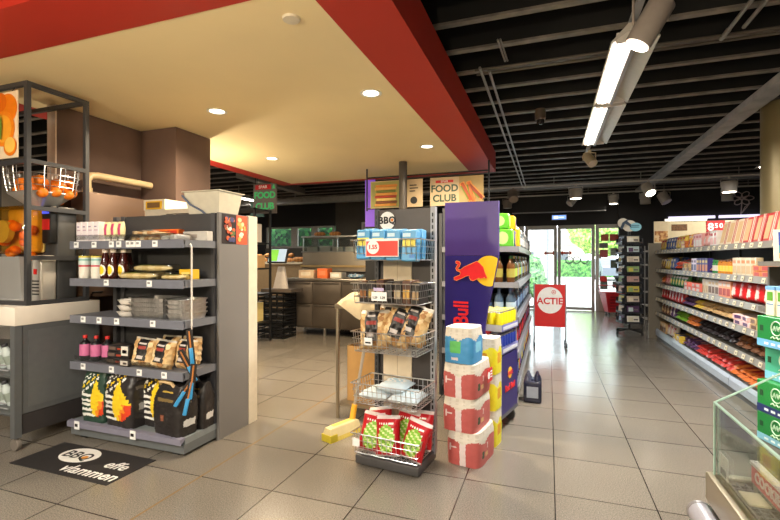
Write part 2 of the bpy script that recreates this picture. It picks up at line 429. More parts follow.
for i, (y0, y1, lab) in enumerate([(2.95, 4.1, 'lit double tube ceiling lamp nearest the camera above the aisle'), (4.16, 5.5, 'lit double tube ceiling lamp farther down above the aisle')]):
    t = thing('tube_light', lab, 'ceiling light', (.48, y0, 2.6), group='tube lights over the aisle')
    Lh = y1 - y0
    B().prism([(-.13, .0), (-.125, -.006), (-.03, .055), (.03, .055), (.125, -.006), (.13, 0), (.035, .1), (-.035, .1)], Lh, C(190, 184, 176, .4)).build('reflector', t, smooth=False)
    B().box(-.012, .012, .02, Lh - .02, -.02, .055, C(150, 150, 156, .35)).build('centre_spine', t)
    B().tube([(-.062, .04, .012), (-.062, Lh - .04, .012)], .022, glow, 10).build('glass_tube', t)
    for yy in (.015, Lh - .015): B().box(-.1, .1, yy - .014, yy + .014, -.005, .05, wm).build('end_cap', t)
    for yy in (.15, Lh - .15): B().tube([(0, yy, .1), (0, yy, .13)], .01, galv, 6).build('track_clip', t)
    lamp('AREA', 'tube_lamp', (-.06, Lh / 2, -.025), E_TUBE, (1, .96, .89), size=.07, sizey=Lh - .1, parent=t)
# copies of the tube lamps added elsewhere as fill light
for x, y0, lab in ((.48, -1.6, 'added double tube fill lamp over the aisle behind the camera'), (-2.4, -1.3, 'added double tube fill lamp at the left behind the camera'), (-6.8, 5.0, 'added double tube fill lamp over the kitchen'), (-6.8, 8.4, 'added double tube fill lamp over the back of the kitchen'), (3.2, 7.2, 'added double tube fill lamp behind the snack shelves')):
    t = thing('tube_light', lab, 'ceiling light', (x, y0, 2.75), group='added fill tube lights')
    B().prism([(-.13, .0), (-.125, -.006), (-.03, .055), (.03, .055), (.125, -.006), (.13, 0), (.035, .1), (-.035, .1)], 1.4, C(190, 184, 176, .4)).build('reflector', t, smooth=False)
    B().tube([(-.062, .04, .012), (-.062, 1.36, .012)], .022, glow, 10).build('glass_tube', t)
    b = B()
    for yy in (.2, 1.2): b.tube([(0, yy, .1), (0, yy, .59)], .007, galv, 6)
    b.build('hanger', t)
    lamp('AREA', 'tube_lamp', (-.06, .7, -.025), E_TUBE * (1.4 if y0 < 0 else 1.), (1, .95, .87), size=.07, sizey=1.3, parent=t)

# unseen fill globes added to brighten the soffit: behind the pier and the camera
for x, y, z, lab, k in ((-4.15, 4.2, 1.95, 'added fill globe hidden in the kitchen behind the brown pier', .65), (-2.1, -.3, 1.75, 'added fill globe at the left behind the camera', 1.15), (-.6, -.9, 1.75, 'added fill globe at the right behind the camera', .75)):
    t = thing('fill_globe', lab, 'fill lamp', (x, y, z), group='added fill globes')
    B().lathe([(.12 * math.sin(PI * i / 12), .12 * math.cos(PI * i / 12)) for i in range(1, 12)], glassy('fill_globe_opal', (1, .97, .9), .1, .3), seg=20).build('globe', t)
    B().tube([(0, 0, .12), (0, 0, (2.6 if y > 0 else 3.34) - z)], .006, black, 6).build('cord', t)
    B().lathe([(.05, .11), (.05, .14), (.02, .16)], black, seg=14).build('cap', t)
    lamp('POINT', 'fill_globe_bulb', (0, 0, 0), E_FILL_GLOBE * k, (1, .86, .64), size=.08, parent=t)
# cross rails near the back and the spot heads
def rail(y, z, x0, x1, lab):
    t = thing('light_track', lab, 'track', (0, y, z))
    B().box(x0, x1, -.018, .018, 0, .03, C(214, 208, 200, .5)).build('rail', t)
    b = B()
    x = x0 + .4
    while x < x1: b.tube([(x, 0, .03), (x, 0, 3.34 - z)], .006, galv, 6); x += 1.6
    b.build('hanger', t)
rail(9.9, 2.84, -3.5, 4.3, 'nearer ceiling track crossing the shop before the doors')
rail(11.8, 2.9, -4.3, 4.5, 'farther ceiling track crossing the shop just before the doors')
tag(B().box(-8.6, -2.9, 9.3, 9.55, 2.66, 2.78, galv).build('ventilation_duct', smooth=False), 'long grey ventilation duct crossing under the kitchen ceiling', 'duct')
for x in (-8, -5.8, -3.4): B().tube([(x, 9.42, 2.78), (x, 9.42, 3.34)], .008, galv, 6).build('hanger', bpy.data.objects['ventilation_duct'])
tag(B().box(-5.6, -5.42, 7.0, 9.25, 2.86, 3.0, galv).build('cable_tray', smooth=False), 'grey cable tray running back towards the kitchen duct', 'cable tray')
tag(B().tube([(-4.5, 11.0, 2.98), (4.5, 11.0, 2.98)], .03, C(170, 172, 178, .4)).build('ceiling_pipe'), 'grey round pipe crossing under the ceiling near the doors', 'pipe')
def spot(loc, aim, r, L, lab, col=taupe, lit=False, energy=0, drop=None):
    """cylinder spot head hung from a rail on a yoke; loc is the rail point above"""
    t = thing('spotlight', lab, 'spotlight', loc, group='track spotlights')
    d = Vector(aim).normalized(); q = Vector((0, 0, -1)).rotation_difference(d); R = q.to_matrix().to_4x4()
    drop = drop or .06 + r
    T = Matrix.Translation((0, 0, -drop)) @ R
    B().lathe([(r * .9, L * .5), (r, L * .46), (r, -L * .5), (r * .9, -L * .5)], col, seg=20, T=T, cap=True).build('lamp_body', t)
    B().lathe([(r * .86, -L * .5 - .003), (r * .86, -L * .5 - .004)], emis('spot_glow', (1, .9, .74), 14) if lit else C(196, 180, 160, .3), seg=20, T=T).build('lens', t)
    B().tube([(0, 0, 0), (0, 0, -.03)], .022, col, 10).tube([(-r - .012, 0, -drop), (-r - .012, 0, -.04), (0, 0, -.03), (r + .012, 0, -.04), (r + .012, 0, -drop)], .007, col, 6).build('yoke', t)
    if energy:
        o = lamp('SPOT', 'spot_lamp', d * (L * .5 + .02) + Vector((0, 0, -drop)), energy, (1, .88, .7), size=.05, spot=math.radians(75), blend=.6, parent=t)
        o.rotation_euler = q.to_euler()
spot((.50, 2.66, 2.73), (-.5, .02, -.87), .066, .24, 'lit taupe spotlight head biggest and nearest on aisle track', taupe, True, 50, .19)
spot((.50, 6.35, 2.73), (.3, -.45, -.55), .06, .19, 'beige spotlight at the far end of the aisle track', C(204, 186, 156, .45), False, 0)
spot((.52, 9.9, 2.84), (0, 0, -1), .12, .2, 'white drum lamp facing down at centre of nearer cross track', wm, True, 40)
spot((.54, 11.8, 2.9), (-.5, -.3, -.6), .09, .22, 'white spotlight tilted left above the doors on farther track', wm)
spot((1.45, 11.8, 2.9), (0, 0, -1), .1, .2, 'white spotlight facing straight down right of the doors', wm, True, 40)
spot((1.83, 9.9, 2.84), (.25, -.5, -.7), .1, .22, 'lit white spotlight tilted at the snack shelves', wm, True, 35)
spot((2.12, 11.8, 2.9), (0, 0, -1), .11, .24, 'white spotlight facing down beside the postcard spinner wall', wm)
spot((2.5, 11.8, 2.9), (.35, -.3, -.8), .11, .24, 'white spotlight tilted right above far shelf end', wm)
spot((3.15, 9.9, 2.84), (0, 0, -1), .12, .2, 'white drum lamp nearest the olive steel column', wm, True, 40)
spot((3.72, 11.8, 2.9), (0, 0, -1), .11, .24, 'white spotlight on farther track close to the flower drawing', wm)
spot((-.72, 9.9, 2.84), (.1, -.6, -.6), .1, .26, 'grey spotlight beside the red soffit corner on nearer track', taupe)
spot((-1.0, 11.8, 2.9), (0, 0, -1), .11, .2, 'grey spotlight just right above the purple board', taupe)
spot((-3.2, 9.9, 2.84), (.3, -.6, -.5), .09, .2, 'lit spotlight far left under kitchen ceiling', wm, True, 40)
t = thing('security_camera', 'small dark dome camera hung from the joists beside soffit', 'security camera', (-.09, 5.32, 3.012))
B().lathe([(.06, -.01), (.06, -.12), (.05, -.13)], C(92, 80, 70, .5), seg=14).build('housing', t)
B().lathe([(.045, -.13), (.04, -.165), (.02, -.18), (.004, -.185)], C(40, 36, 34, .2), seg=14).build('dome', t)
B().lathe([(.02, 0), (.02, -.012)], black, seg=10).build('mount', t)

# lit strip and flower drawing on the back wall
for x0, x1, lab in ((2.72, 3.66, 'purple white lit strip left on back wall above snack shelves'), (3.74, 4.55, 'purple white lit strip right on back wall below the flower')):
    tag(B().box(x0, x1, BW - .05, BW, 2.28, 2.34, emis('strip_glow', (.82, .76, 1), 1.3)).build('light_strip', smooth=False), lab, 'light strip', 'strips on the back wall')
b = B(); cx, cz = 4.18, 2.72
for k in range(6):
    a = k * PI / 3
    b.tube([(cx + .13 * math.cos(a) + (.1 * math.cos(u) * math.cos(a) - .065 * math.sin(u) * math.sin(a)), BW - .03, cz + .09 * math.sin(a) + (.1 * math.cos(u) * math.sin(a) + .065 * math.sin(u) * math.cos(a)) * .75) for u in [2 * PI * j / 14 for j in range(14)]], .011, C(220, 205, 205, .5), 6, closed=True)
b.tube([(cx + .05 * math.cos(u), BW - .03, cz + .035 * math.sin(u)) for u in [2 * PI * j / 12 for j in range(12)]], .01, C(220, 205, 205, .5), 6, closed=True)
b.tube([(cx, BW - .03, cz - .1), (cx - .02, BW - .03, cz - .4)], .011, C(220, 205, 205, .5), 6).tube([(cx, BW - .03, cz - .34), (cx + .1, BW - .03, cz - .2), (cx + .16, BW - .03, cz - .12), (cx + .06, BW - .03, cz - .2), (cx, BW - .03, cz - .34)], .009, C(220, 205, 205, .5), 6)
tag(b.build('flower_ornament'), 'white line flower ornament on the dark back wall', 'wall decoration')

# ------------------------------------------------------------------ outside the doors
struct(B().box(-60, 80, BW + .1, 90, -.14, -.04, M('pale_paving', srgb(196, 194, 190), .8, var=.06, scale=.6)).build('ground'))
def blob(name, loc, rx, ry, rz, mat, lab, cat, n=5, seed=1, trunk=None, group=None):
    r = random.Random(seed); bm = bmesh.new(); bmesh.ops.create_icosphere(bm, subdivisions=4, radius=1)
    from mathutils import noise
    for v in bm.verts:
        k = 1 + .22 * noise.noise(v.co * 2.3 + Vector((seed * 3, 0, 0))) + .13 * noise.noise(v.co * 7) + .08 * noise.noise(v.co * 17)
        v.co = Vector((v.co.x * rx * k, v.co.y * ry * k, v.co.z * rz * k))
    b = B(); b.bm = bm; b.mi(mat)
    if trunk:
        t = thing(name, lab, cat, (loc[0], loc[1], -.04), group=group)
        b.build('crown', t, (0, 0, loc[2])); B().tube([(0, 0, 0), (.05, 0, loc[2])], [.16, .09], C(84, 66, 50, .9), 10).build('trunk', t)
        return t
    return tag(b.build(name, None, loc), lab, cat, group)
leafy = cells('bright_leaves', [srgb(120, 160, 60), srgb(160, 190, 84), srgb(80, 124, 44), srgb(190, 204, 110), srgb(100, 148, 60)], 7, .6, .8)
leafd = cells('shrub_leaves', [srgb(54, 100, 50), srgb(84, 130, 70), srgb(34, 70, 36), srgb(110, 150, 90)], 9, .6, .8)
blob('street_tree', (4.0, 41, 4.0), 2.3, 2.2, 2.3, leafy, 'bright green leafy tree beyond the street', 'tree', seed=4, trunk=True)
blob('street_tree', (8.2, 44, 4.2), 2.0, 2.0, 2.2, leafd, 'darker green tree behind the sidelight window', 'tree', seed=7, trunk=True)
tag(B().box(.4, 6.4, 38, 39, -.04, 1.3, cells('hedge_row', [srgb(60, 112, 50), srgb(90, 140, 66), srgb(40, 80, 36)], 8, .7, .8)).build('clipped_hedge', smooth=False), 'clipped green hedge across the street below the tree', 'hedge')
blob('round_shrub', (-.5, 18, .35), .42, 1.6, .62, leafd, 'green shrub just outside the left door glass', 'shrub', seed=9)
blob('round_shrub', (-.95, 27, .6), .7, 2.0, 1.0, leafd, 'taller green shrub farther along outside the left door', 'shrub', seed=12)
t = thing('gabled_house', 'pale house with grey pitched roof across the street', 'house', (-.6, 50, -.04))
B().box(-3.6, 3.6, 0, 6, 0, 3.1, C(214, 206, 196, .8)).build('wall', t, smooth=False)
B().prism([(-4.2, 2.9), (4.2, 2.9), (0, 5.6)], 7, C(150, 148, 148, .8), Matrix.Translation((0, -.5, 0))).build('roof', t, smooth=False)
for x in (-2, 1.4): B().box(x, x + 1.1, -.03, .02, 1, 2.2, C(90, 96, 104, .2)).build('window', t)
tag(B().box(-13, -5.4, 50, 56, -.04, 4.2, C(206, 200, 194, .8)).build('low_building', smooth=False), 'pale flat building far left across the street', 'building')
tag(B().box(8.2, 16, 52, 58, -.04, 4.6, C(176, 158, 140, .8)).build('low_building', smooth=False), 'tan flat building far right across the street', 'building')
tag(B().tube([(-.05, 24.5, -.04), (-.05, 24.5, 4.4)], .05, C(110, 112, 116, .5), 8).build('lamp_post'), 'thin grey lamp post outside left of the door mullion', 'lamp post')
t = thing('parked_car', 'grey car parked across the street behind the sidelight glass', 'car', (4.6, 33, -.04), PI / 2 + .1)
b = B(); gp = C(96, 102, 112, .3)
b.prism([(-1.9, .35), (1.9, .35), (1.95, .75), (1.5, .92), (1.0, 1.42), (-.9, 1.45), (-1.6, .98), (-1.95, .85)], 1.6, gp); b.build('body', t, smooth=False)
for x in (-.85, .12): B().box(x, x + .8, -.01, .0, .95, 1.34, C(40, 46, 52, .15)).build('side_window', t)
for x in (-1.2, 1.2):
    for y in (.0, 1.42): B().lathe([(.32, 0), (.32, .18)], rubber, seg=18, T=Matrix.Translation((x, y, .32)) @ Matrix.Rotation(-PI / 2, 4, 'X')).build('wheel', t)
# ------------------------------------------------------------------ product makers (each returns (name, mesh, parts))
def hsh(*a): return random.Random(hash(a) & 0xffffffff)
def sew(b, rows, mfun, close=True):
    """grid of points -> quads; mfun(i, j) gives a material"""
    vs = [[b.bm.verts.new(p) for p in r] for r in rows]
    n = len(rows[0])
    for i in range(len(rows) - 1):
        for j in range(n if close else n - 1):
            f = b.bm.faces.new((vs[i][j], vs[i][(j + 1) % n], vs[i + 1][(j + 1) % n], vs[i + 1][j])); f.material_index = b.mi(mfun(i, j))
    return vs
def pillow(name, w, h, t, pat, back, seed=1, nu=12, nv=14, wr=.006, lumps=0.):
    """film bag with crimped ends, standing, front to -y"""
    b = B(); r = random.Random(seed)
    def prof(u, v):
        f = max(0, 1 - abs(2 * u - 1) ** 2.6) ** .55
        g = max(0, min(1, (v - .0) / .16, (1.0 - v) / .2)) ** .6
        return t / 2 * f * g
    rows_f, rows_b = [], []
    jit = [[r.uniform(-1, 1) for _ in range(nu + 1)] for _ in range(nv + 1)]
    for i in range(nv + 1):
        v = i / nv; rf, rb = [], []
        for j in range(nu + 1):
            u = j / nu; q = prof(u, v); x = (u - .5) * w * (1 - .06 * math.sin(v * PI)); z = v * h
            nn = jit[i][j] * (wr + lumps) if q > .1 * t / 2 else 0
            rf.append(Vector((x, -q - nn - .0015, z))); rb.append(Vector((x, q * .8 + nn + .0015, z)))
        rows_f.append(rf); rows_b.append(rb)
    sew(b, rows_f, lambda i, j: pat((j + .5) / nu, (i + .5) / nv), False)
    sew(b, rows_b, lambda i, j: back, False)
    bmesh.ops.remove_doubles(b.bm, verts=b.bm.verts[:], dist=.0032)
    return (name, b.mesh(name, True, 60), [])
def sack(name, w, d, h, pat, seed=1, nu=40, nv=22, wr=.008, topf=.55, bulge=1.):
    """block-bottomed paper sack standing, front to -y; pat(side, u, v), side in front/right/back/left"""
    b = B(); r = random.Random(seed); ex = 6
    P = []; S_ = []
    for j in range(nu):
        a = 2 * PI * (j + .5) / nu - PI / 2 - PI / 4 + PI / 4
        ca, sa = math.cos(a), math.sin(a)
        k = (abs(ca) ** ex + abs(sa) ** ex) ** (-1 / ex)
        P.append((ca * k, sa * k))
    rows = []
    for i in range(nv + 1):
        v = i / nv
        tw = 1 + .07 * bulge * math.sin(PI * min(1, v * 1.1)); td = (1 + .12 * bulge * math.sin(PI * min(1, v * 1.1))) * (1 if v < .72 else 1 - (1 - topf) * ((v - .72) / .28))
        rows.append([Vector((px * w / 2 * tw * (1 if v < .8 else 1 - .12 * bulge * (v - .8) / .2) + r.uniform(-1, 1) * wr * .6, py * d / 2 * td + r.uniform(-1, 1) * wr, v * h + (r.uniform(-1, 1) * wr if i > 0 else 0))) for px, py in P])
    def mf(i, j):
        px, py = P[j]; qx, qy = P[(j + 1) % nu]; mx, my = (px + qx) / 2, (py + qy) / 2; v = (i + .5) / nv
        if abs(my) >= abs(mx): return pat('front' if my < 0 else 'back', (mx + 1) / 2, v)
        return pat('right' if mx > 0 else 'left', (my + 1) / 2, v)
    vs = sew(b, rows, mf)
    for ring, v in ((vs[0][::-1], 0), (vs[-1], 1)):
        f = b.bm.faces.new(ring); f.material_index = b.mi(pat('top', .5, v))
    return (name, b.mesh(name, True, 50), [])
def carton(name, w, d, h, base, decos=(), r=.004):
    """box with printed fields: decos = (face, u0, u1, v0, v1, material); face f front, r right (+x), l left (-x), t top; 'fo' oval on the front"""
    b = B().rbox(-w / 2, w / 2, -d / 2, d / 2, 0, h, base, min(r, .2 * min(w, d, h)), 1)
    e = .0012
    for f, u0, u1, v0, v1, m in decos:
        if f == 'f': b.box(-w / 2 + u0 * w, -w / 2 + u1 * w, -d / 2 - e, -d / 2 + .001, v0 * h, v1 * h, m)
        elif f == 'b': b.box(-w / 2 + u0 * w, -w / 2 + u1 * w, d / 2 - .001, d / 2 + e, v0 * h, v1 * h, m)
        elif f == 'fo': b.disc((-.5 + (u0 + u1) / 2) * w, (v0 + v1) / 2 * h, (u1 - u0) / 2 * w, (v1 - v0) / 2 * h, .002, m, -d / 2 - e * 1.8, 18)
        elif f == 'l': b.box(-w / 2 - e, -w / 2 + .001, -d / 2 + u0 * d, -d / 2 + u1 * d, v0 * h, v1 * h, m)
        elif f == 'r': b.box(w / 2 - .001, w / 2 + e, -d / 2 + u0 * d, -d / 2 + u1 * d, v0 * h, v1 * h, m)
        elif f == 't': b.box(-w / 2 + u0 * w, -w / 2 + u1 * w, -d / 2 + v0 * d, -d / 2 + v1 * d, h - .001, h + e, m)
    return (name, b.mesh(name, True), [])
def bottle(name, r, h, body, capm, label=None, neck=.38, shoulder=.62, lab=(.12, .52), oval=None, capr=None, seg=16):
    b = B()
    b.lathe([(r * .86, 0), (r, h * .03), (r, h * (shoulder - .06)), (r * .93, h * shoulder), (r * neck * 1.25, h * .8), (r * neck, h * .84), (r * neck, h * .9)], body, seg=seg)
    parts = []
    cr = capr or r * neck * 1.15
    parts.append(('cap', B().lathe([(cr, h * .89), (cr, h * .985), (cr * .9, h)], capm, seg=12).mesh('cap')))
    if label:
        L = B().lathe([(r * 1.015, h * lab[0]), (r * 1.015, h * lab[1])], label, seg=seg, cap=False)
        if oval:
            for k, (c, s_) in enumerate(oval):
                rows = []
                for i in range(9):
                    v = -1 + 2 * i / 8; hw = math.sqrt(max(0, 1 - v * v)) * s_
                    rows.append([Vector(((r * 1.03 + .001 * k) * math.sin(hw * q), -(r * 1.03 + .001 * k) * math.cos(hw * q), h * ((lab[0] + lab[1]) / 2 + v * (lab[1] - lab[0]) / 2 * min(1, s_ * 1.15)))) for q in (-1, -.6, -.2, .2, .6, 1)])
                sew(L, rows, lambda i, j, c=c: c, False)
        parts.append(('label', L.mesh('label')))
    return (name, b.mesh(name), parts)
def can(name, r, h, body, band=None, top=None):
    al = M('can_lid', (.75, .75, .76), .3, 1.)
    b = B().lathe([(r * .8, 0, body), (r, h * .05, band or body), (r, h * .3, body), (r, h * .9, al), (r * .82, h * .98, top or al), (r * .78, h * .975)], body, seg=14)
    return (name, b.mesh(name), [])

# ------------------------------------------------------------------ barbecue shelf rack (left)
GX0, GX1, GY0, GY1 = -3.32, -2.25, 2.3, 2.62
g = thing('gondola_rack', 'grey barbecue shelf rack with five shelves and tall end panel', 'shelf rack', (GX0, 0, 0))
GW = GX1 - GX0
sm = C(108, 110, 116, .42); strip_m = C(112, 114, 124, .3)
lev = [1.435, 1.165, .895, .555]
B().box(.13, GW - .01, 2.62, 2.645, .16, 1.64, dgrey).build('back_panel', g)
for x in (.06, .14, GW - .05): B().box(x, x + .035, 2.6, 2.63, .1, 1.64, C(70, 70, 74, .5)).build('upright', g)
B().box(.05, GW - .01, 2.65, 2.93, 0, 1.615, dgrey).build('rear_body', g)
B().box(GW - .01, GW + .012, 2.615, 2.945, 0, 1.645, M('end_panel_grey', srgb(116, 113, 111), .45, var=.03, scale=2)).build('end_panel', g)
B().box(GW - .02, GW + .012, 2.95, 3.06, 0, 1.65, C(208, 198, 178, .55)).build('end_board', g)
tagx = [[.05, .23, .40, .47, .56, .60, .65, .80, ], [.35, .75], [.12, .28, .45, .78], [.12, .40, .66, .88], [.08, .62]]
for i, z in enumerate(lev):
    o = B().box(0, GW - .012, GY0 + .02, GY1, z - .03, z, sm).build('shelf', g, smooth=False)
    B().prism([(0, -.055), (0, .0), (.004, .002), (.018, -.05)], GW - .012, strip_m, Matrix.Translation((0, GY0 + .02, z)) @ Matrix.Rotation(PI / 2, 4, 'Z') @ Matrix.Translation((-.02, -GW + .012, 0))).build('price_strip', o, smooth=False)
    B().box(GW - .014, GW - .011, GY0 + .02, GY1, z - .05, z, sm).build('side_bracket', o)
    for x in tagx[i]:
        B().box(x, x + .045, GY0 - .004, GY0 - .001, z - .046, z - .004, paper).box(x + .008, x + .03, GY0 - .006, GY0 - .003, z - .028, z - .012, C(150, 150, 150, .5)).build('price_tag', o)
    if i in (0, 3):
        B().box(.03, GW - .1, GY0 + .012, GY0 + .015, z + .012, z + .045, acrylic).build('clear_riser', o)
o = B().box(0, GW - .012, GY0 + .02, GY1, .08, .122, C(126, 132, 134, .4)).build('base_shelf', g, smooth=False)
B().prism([(.0, .085), (.0, .125), (.035, .13), (.045, .12)], GW - .012, C(128, 126, 142, .3), Matrix.Translation((0, GY0 - .02, 0)) @ Matrix.Rotation(PI / 2, 4, 'Z') @ Matrix.Translation((0, -GW + .012, 0))).build('price_strip', o, smooth=False)
B().box(0, GW - .012, GY0 + .01, GY1, .02, .08, C(100, 104, 106, .45)).build('base_plinth', o)
for x in tagx[4]:
    B().box(x, x + .05, -.001, .001, 0, .06, paper).box(x + .008, x + .035, -.003, -.001, .02, .04, ink).build('price_tag', o, (0, GY0 - .022, .075), (0, 0, 0))
b = B()
for x in (.1, GW - .1): b.box(x - .03, x + .03, 2.33, 2.6, 0, .03, black)
b.build('foot', o)

# leaflets on the end panel
def leaflet(y0, y1, base, cols, lab, n, seed):
    r = random.Random(seed)
    b = B().box(GX1 + .013, GX1 + .0145, y0, y1, 1.42, 1.64, C(*base, .4))
    for k in range(n):
        cy, cz = r.uniform(y0 + .03, y1 - .03), r.uniform(1.45, 1.61); c = C(*r.choice(cols), .5)
        T = Matrix.Translation((GX1 + .0155 + .0003 * k, cy, cz)) @ Matrix.Rotation(PI / 2, 4, 'Z')
        rr = r.uniform(.01, .024)
        b.disc(0, 0, rr, rr * r.uniform(.6, 1), .0012 + .0001 * k, c, 0, 12, T)
    return tag(b.build('food_leaflet', smooth=False), lab, 'leaflet', 'leaflets on the end panel')
leaflet(2.64, 2.80, (44, 30, 28), [(150, 60, 40), (90, 110, 60), (200, 120, 60), (70, 70, 110), (206, 90, 50), (230, 220, 210)], "dark food leaflet on the grey end panel of barbecue rack", 34, 3)
leaflet(2.80, 2.93, (206, 88, 56), [(240, 200, 150), (220, 170, 90), (180, 50, 40), (245, 230, 200), (120, 130, 60)], 'orange food leaflet on the grey end panel of barbecue rack', 18, 5)

TS = ' on the top shelf of barbecue rack'; S2 = ' on the second shelf of barbecue rack'; S3 = ' on the middle shelf of barbecue rack'; S4 = ' on the fourth shelf of barbecue rack'; S5 = ' on the bottom shelf of barbecue rack'
wb = carton('slim_box', .055, .06, .145, C(232, 224, 228, .5), [('f', .1, .9, .3, .34, C(190, 170, 186, .5)), ('f', .2, .8, .55, .6, C(190, 160, 180, .5)), ('f', .2, .6, .72, .78, C(150, 130, 160, .5))])
for k in range(4):
    inst(wb, (-3.275 + k * .059, 2.365, lev[0]), '%s slim white box%s' % (['leftmost', 'second from left', 'third from left', 'rightmost'][k], TS), 'box', 'slim white boxes')
b = B().lathe([(.017, 0), (.018, .03), (.02, .034)], white, seg=14); mc = ('cap', b.mesh('cap'))
b = B(); ycr = C(240, 228, 176, .4)
rows = []
for v, wx, wy in ((0.034, .022, .016), (.045, .03, .02), (.09, .032, .022), (.125, .031, .014), (.14, .03, .004)):
    rows.append([Vector((wx * math.cos(2 * PI * j / 16), wy * math.sin(2 * PI * j / 16), v)) for j in range(16)])
vs = sew(b, rows, lambda i, j: C(206, 70, 120, .5) if (i in (1, 2) and j in (11, 12) ) else ycr); b.bm.faces.new(vs[0][::-1]); b.bm.faces.new(vs[-1])
may = ('squeeze_bottle', b.mesh('squeeze_bottle'), [mc])
for k in range(3):
    inst(may, (-3.02 + k * .067, 2.365, lev[0]), '%s cream squeeze bottle with pink print%s' % (['left', 'middle', 'right'][k], TS), 'bottle', 'cream squeeze bottles')
def flatpack(name, w, d, h, inner, seed, nsl=4, lab=None):
    """film tray with lumps under clear film, lying flat"""
    r = random.Random(seed); b = B()
    for k in range(nsl):
        x = (k + .5) / nsl * w - w / 2
        b.rbox(x - w / nsl * .46, x + w / nsl * .46, -d * .42, d * .42, .004, h * r.uniform(.6, .85), r.choice(inner), h * .22, 2)
    bm = B().rbox(-w / 2, w / 2, -d / 2, d / 2, 0, h, film, h * .3, 2)
    parts = [('film', bm.mesh('film'))]
    if lab: parts.append(('label', B().box(-w * .2, w * .25, -d * .3, d * .2, h + .001, h + .003, lab).mesh('label')))
    return (name, b.mesh(name), parts)
tan = [C(214, 184, 140, .6), C(196, 150, 100, .6), C(224, 206, 170, .6)]
fp = flatpack('meat_pack', .19, .16, .035, tan, 2, 5, C(230, 220, 210, .5))
inst(fp, (-2.66, 2.4, lev[0]), 'lower clear pack of beige slices' + TS, 'food pack', 'clear packs of slices')
inst(fp, (-2.65, 2.41, lev[0] + .036), 'upper clear pack of beige slices' + TS, 'food pack', 'clear packs of slices', rot=(0, 0, .06))
inst(flatpack('clear_tray', .15, .15, .05, [C(200, 196, 190, .5)], 4, 2), (-2.44, 2.42, lev[0]), 'clear empty looking plastic tray at right end' + TS, 'food pack')
inst(carton('orange_box', .26, .06, .09, C(226, 110, 34, .45), [('f', .04, .3, .5, .85, C(240, 220, 200, .5)), ('f', .62, .95, .4, .9, C(190, 50, 30, .5))]), (-2.66, 2.56, lev[0]), 'orange box standing behind clear packs' + TS, 'box')
inst(carton('grey_box', .22, .06, .07, C(190, 186, 180, .5), [('f', .1, .6, .3, .7, C(160, 150, 140, .5))]), (-2.38, 2.56, lev[0]), 'pale grey box at back right' + TS, 'box')
# second shelf
jw = C(232, 226, 214, .35); jl = C(206, 222, 218, .4); jg = C(120, 176, 170, .4); jr = C(196, 66, 78, .4); jy = C(220, 200, 90, .4)
b = B().lathe([(.034, 0, jw), (.037, .01, jw), (.037, .085, jr), (.037, .098, jl), (.037, .13, jg), (.037, .142, jl), (.037, .152, jy), (.037, .165, glass), (.035, .172, jw), (.03, .172, jw)], jw, seg=18)
jar = ('candle_jar', b.mesh('candle_jar'), [])
for k in range(4):
    inst(jar, (-3.255 + (k % 2) * .125 + (k // 2) * .04, 2.365 + (k // 2) * .085, lev[1]), '%s white striped glass candle jar%s' % (['front left', 'front right', 'back left', 'back right'][k], S2), 'jar', 'striped candle jars')
sb = bottle('sauce_bottle', .034, .212, C(58, 18, 12, .15, coat=.3), C(226, 214, 202, .4), C(64, 20, 12, .2), neck=.5, shoulder=.55, lab=(.08, .5), oval=[(white, .95), (C(244, 204, 40, .4), .62)], capr=.021)
for k in range(5):
    x, y = [(-3.035, 2.36), (-2.955, 2.36), (-2.88, 2.38), (-3.0, 2.44), (-2.92, 2.45)][k]
    inst(sb, (x, y, lev[1]), '%s brown sauce bottle with yellow sun label%s' % (['front left', 'front middle', 'front right', 'back left', 'back right'][k], S2), 'bottle', 'brown sauce bottles')
def loaf(name, w, d, h, seed):
    b = B(); r = random.Random(seed); rows = []
    for i in range(13):
        v = i / 12; rr = (1 - abs(2 * v - 1) ** 3.5) ** .5 if 0 < i < 12 else .1
        rows.append([Vector(((v - .5) * w, math.cos(2 * PI * j / 12) * d / 2 * rr * .9, h * .45 + math.sin(2 * PI * j / 12) * h * .45 * rr + r.uniform(-.002, .002))) for j in range(12)])
    br = [C(226, 198, 134, .6), C(238, 216, 160, .6)]
    vs = sew(b, rows, lambda i, j: br[(i // 2) % 2]); b.bm.faces.new(vs[0]); b.bm.faces.new(vs[-1][::-1])
    lb = B().box(-w * .3, w * .12, -d * .3, d * .3, h * .9, h * .92, C(160, 186, 70, .5))
    fl_ = B().rbox(-w * .56, w * .56, -d * .56, d * .56, .0, h * .98, film, h * .3, 2)
    return (name, b.mesh(name), [('label', lb.mesh('label')), ('film', fl_.mesh('film'))])
lf = loaf('baguette_pack', .34, .11, .052, 4)
for k, (x, y, z, n) in enumerate([(-2.73, 2.37, 0, 'front lower'), (-2.68, 2.45, .053, 'upper'), (-2.72, 2.5, 0, 'back lower')]):
    inst(lf, (x, y, lev[1] + z), n + ' film wrapped pale baguette' + S2, 'bread', 'wrapped baguettes', rot=(0, 0, .05 * k))
inst(carton('yellow_box', .12, .07, .07, C(224, 178, 40, .5), [('f', .2, .8, .3, .7, C(236, 210, 120, .5))]), (-2.4, 2.5, lev[1]), 'yellow box behind baguettes at right' + S2, 'box')
inst(lf, (-2.42, 2.38, lev[1]), 'short wrapped loaf at right end' + S2, 'bread', None, scale=(.55, .9, .75))
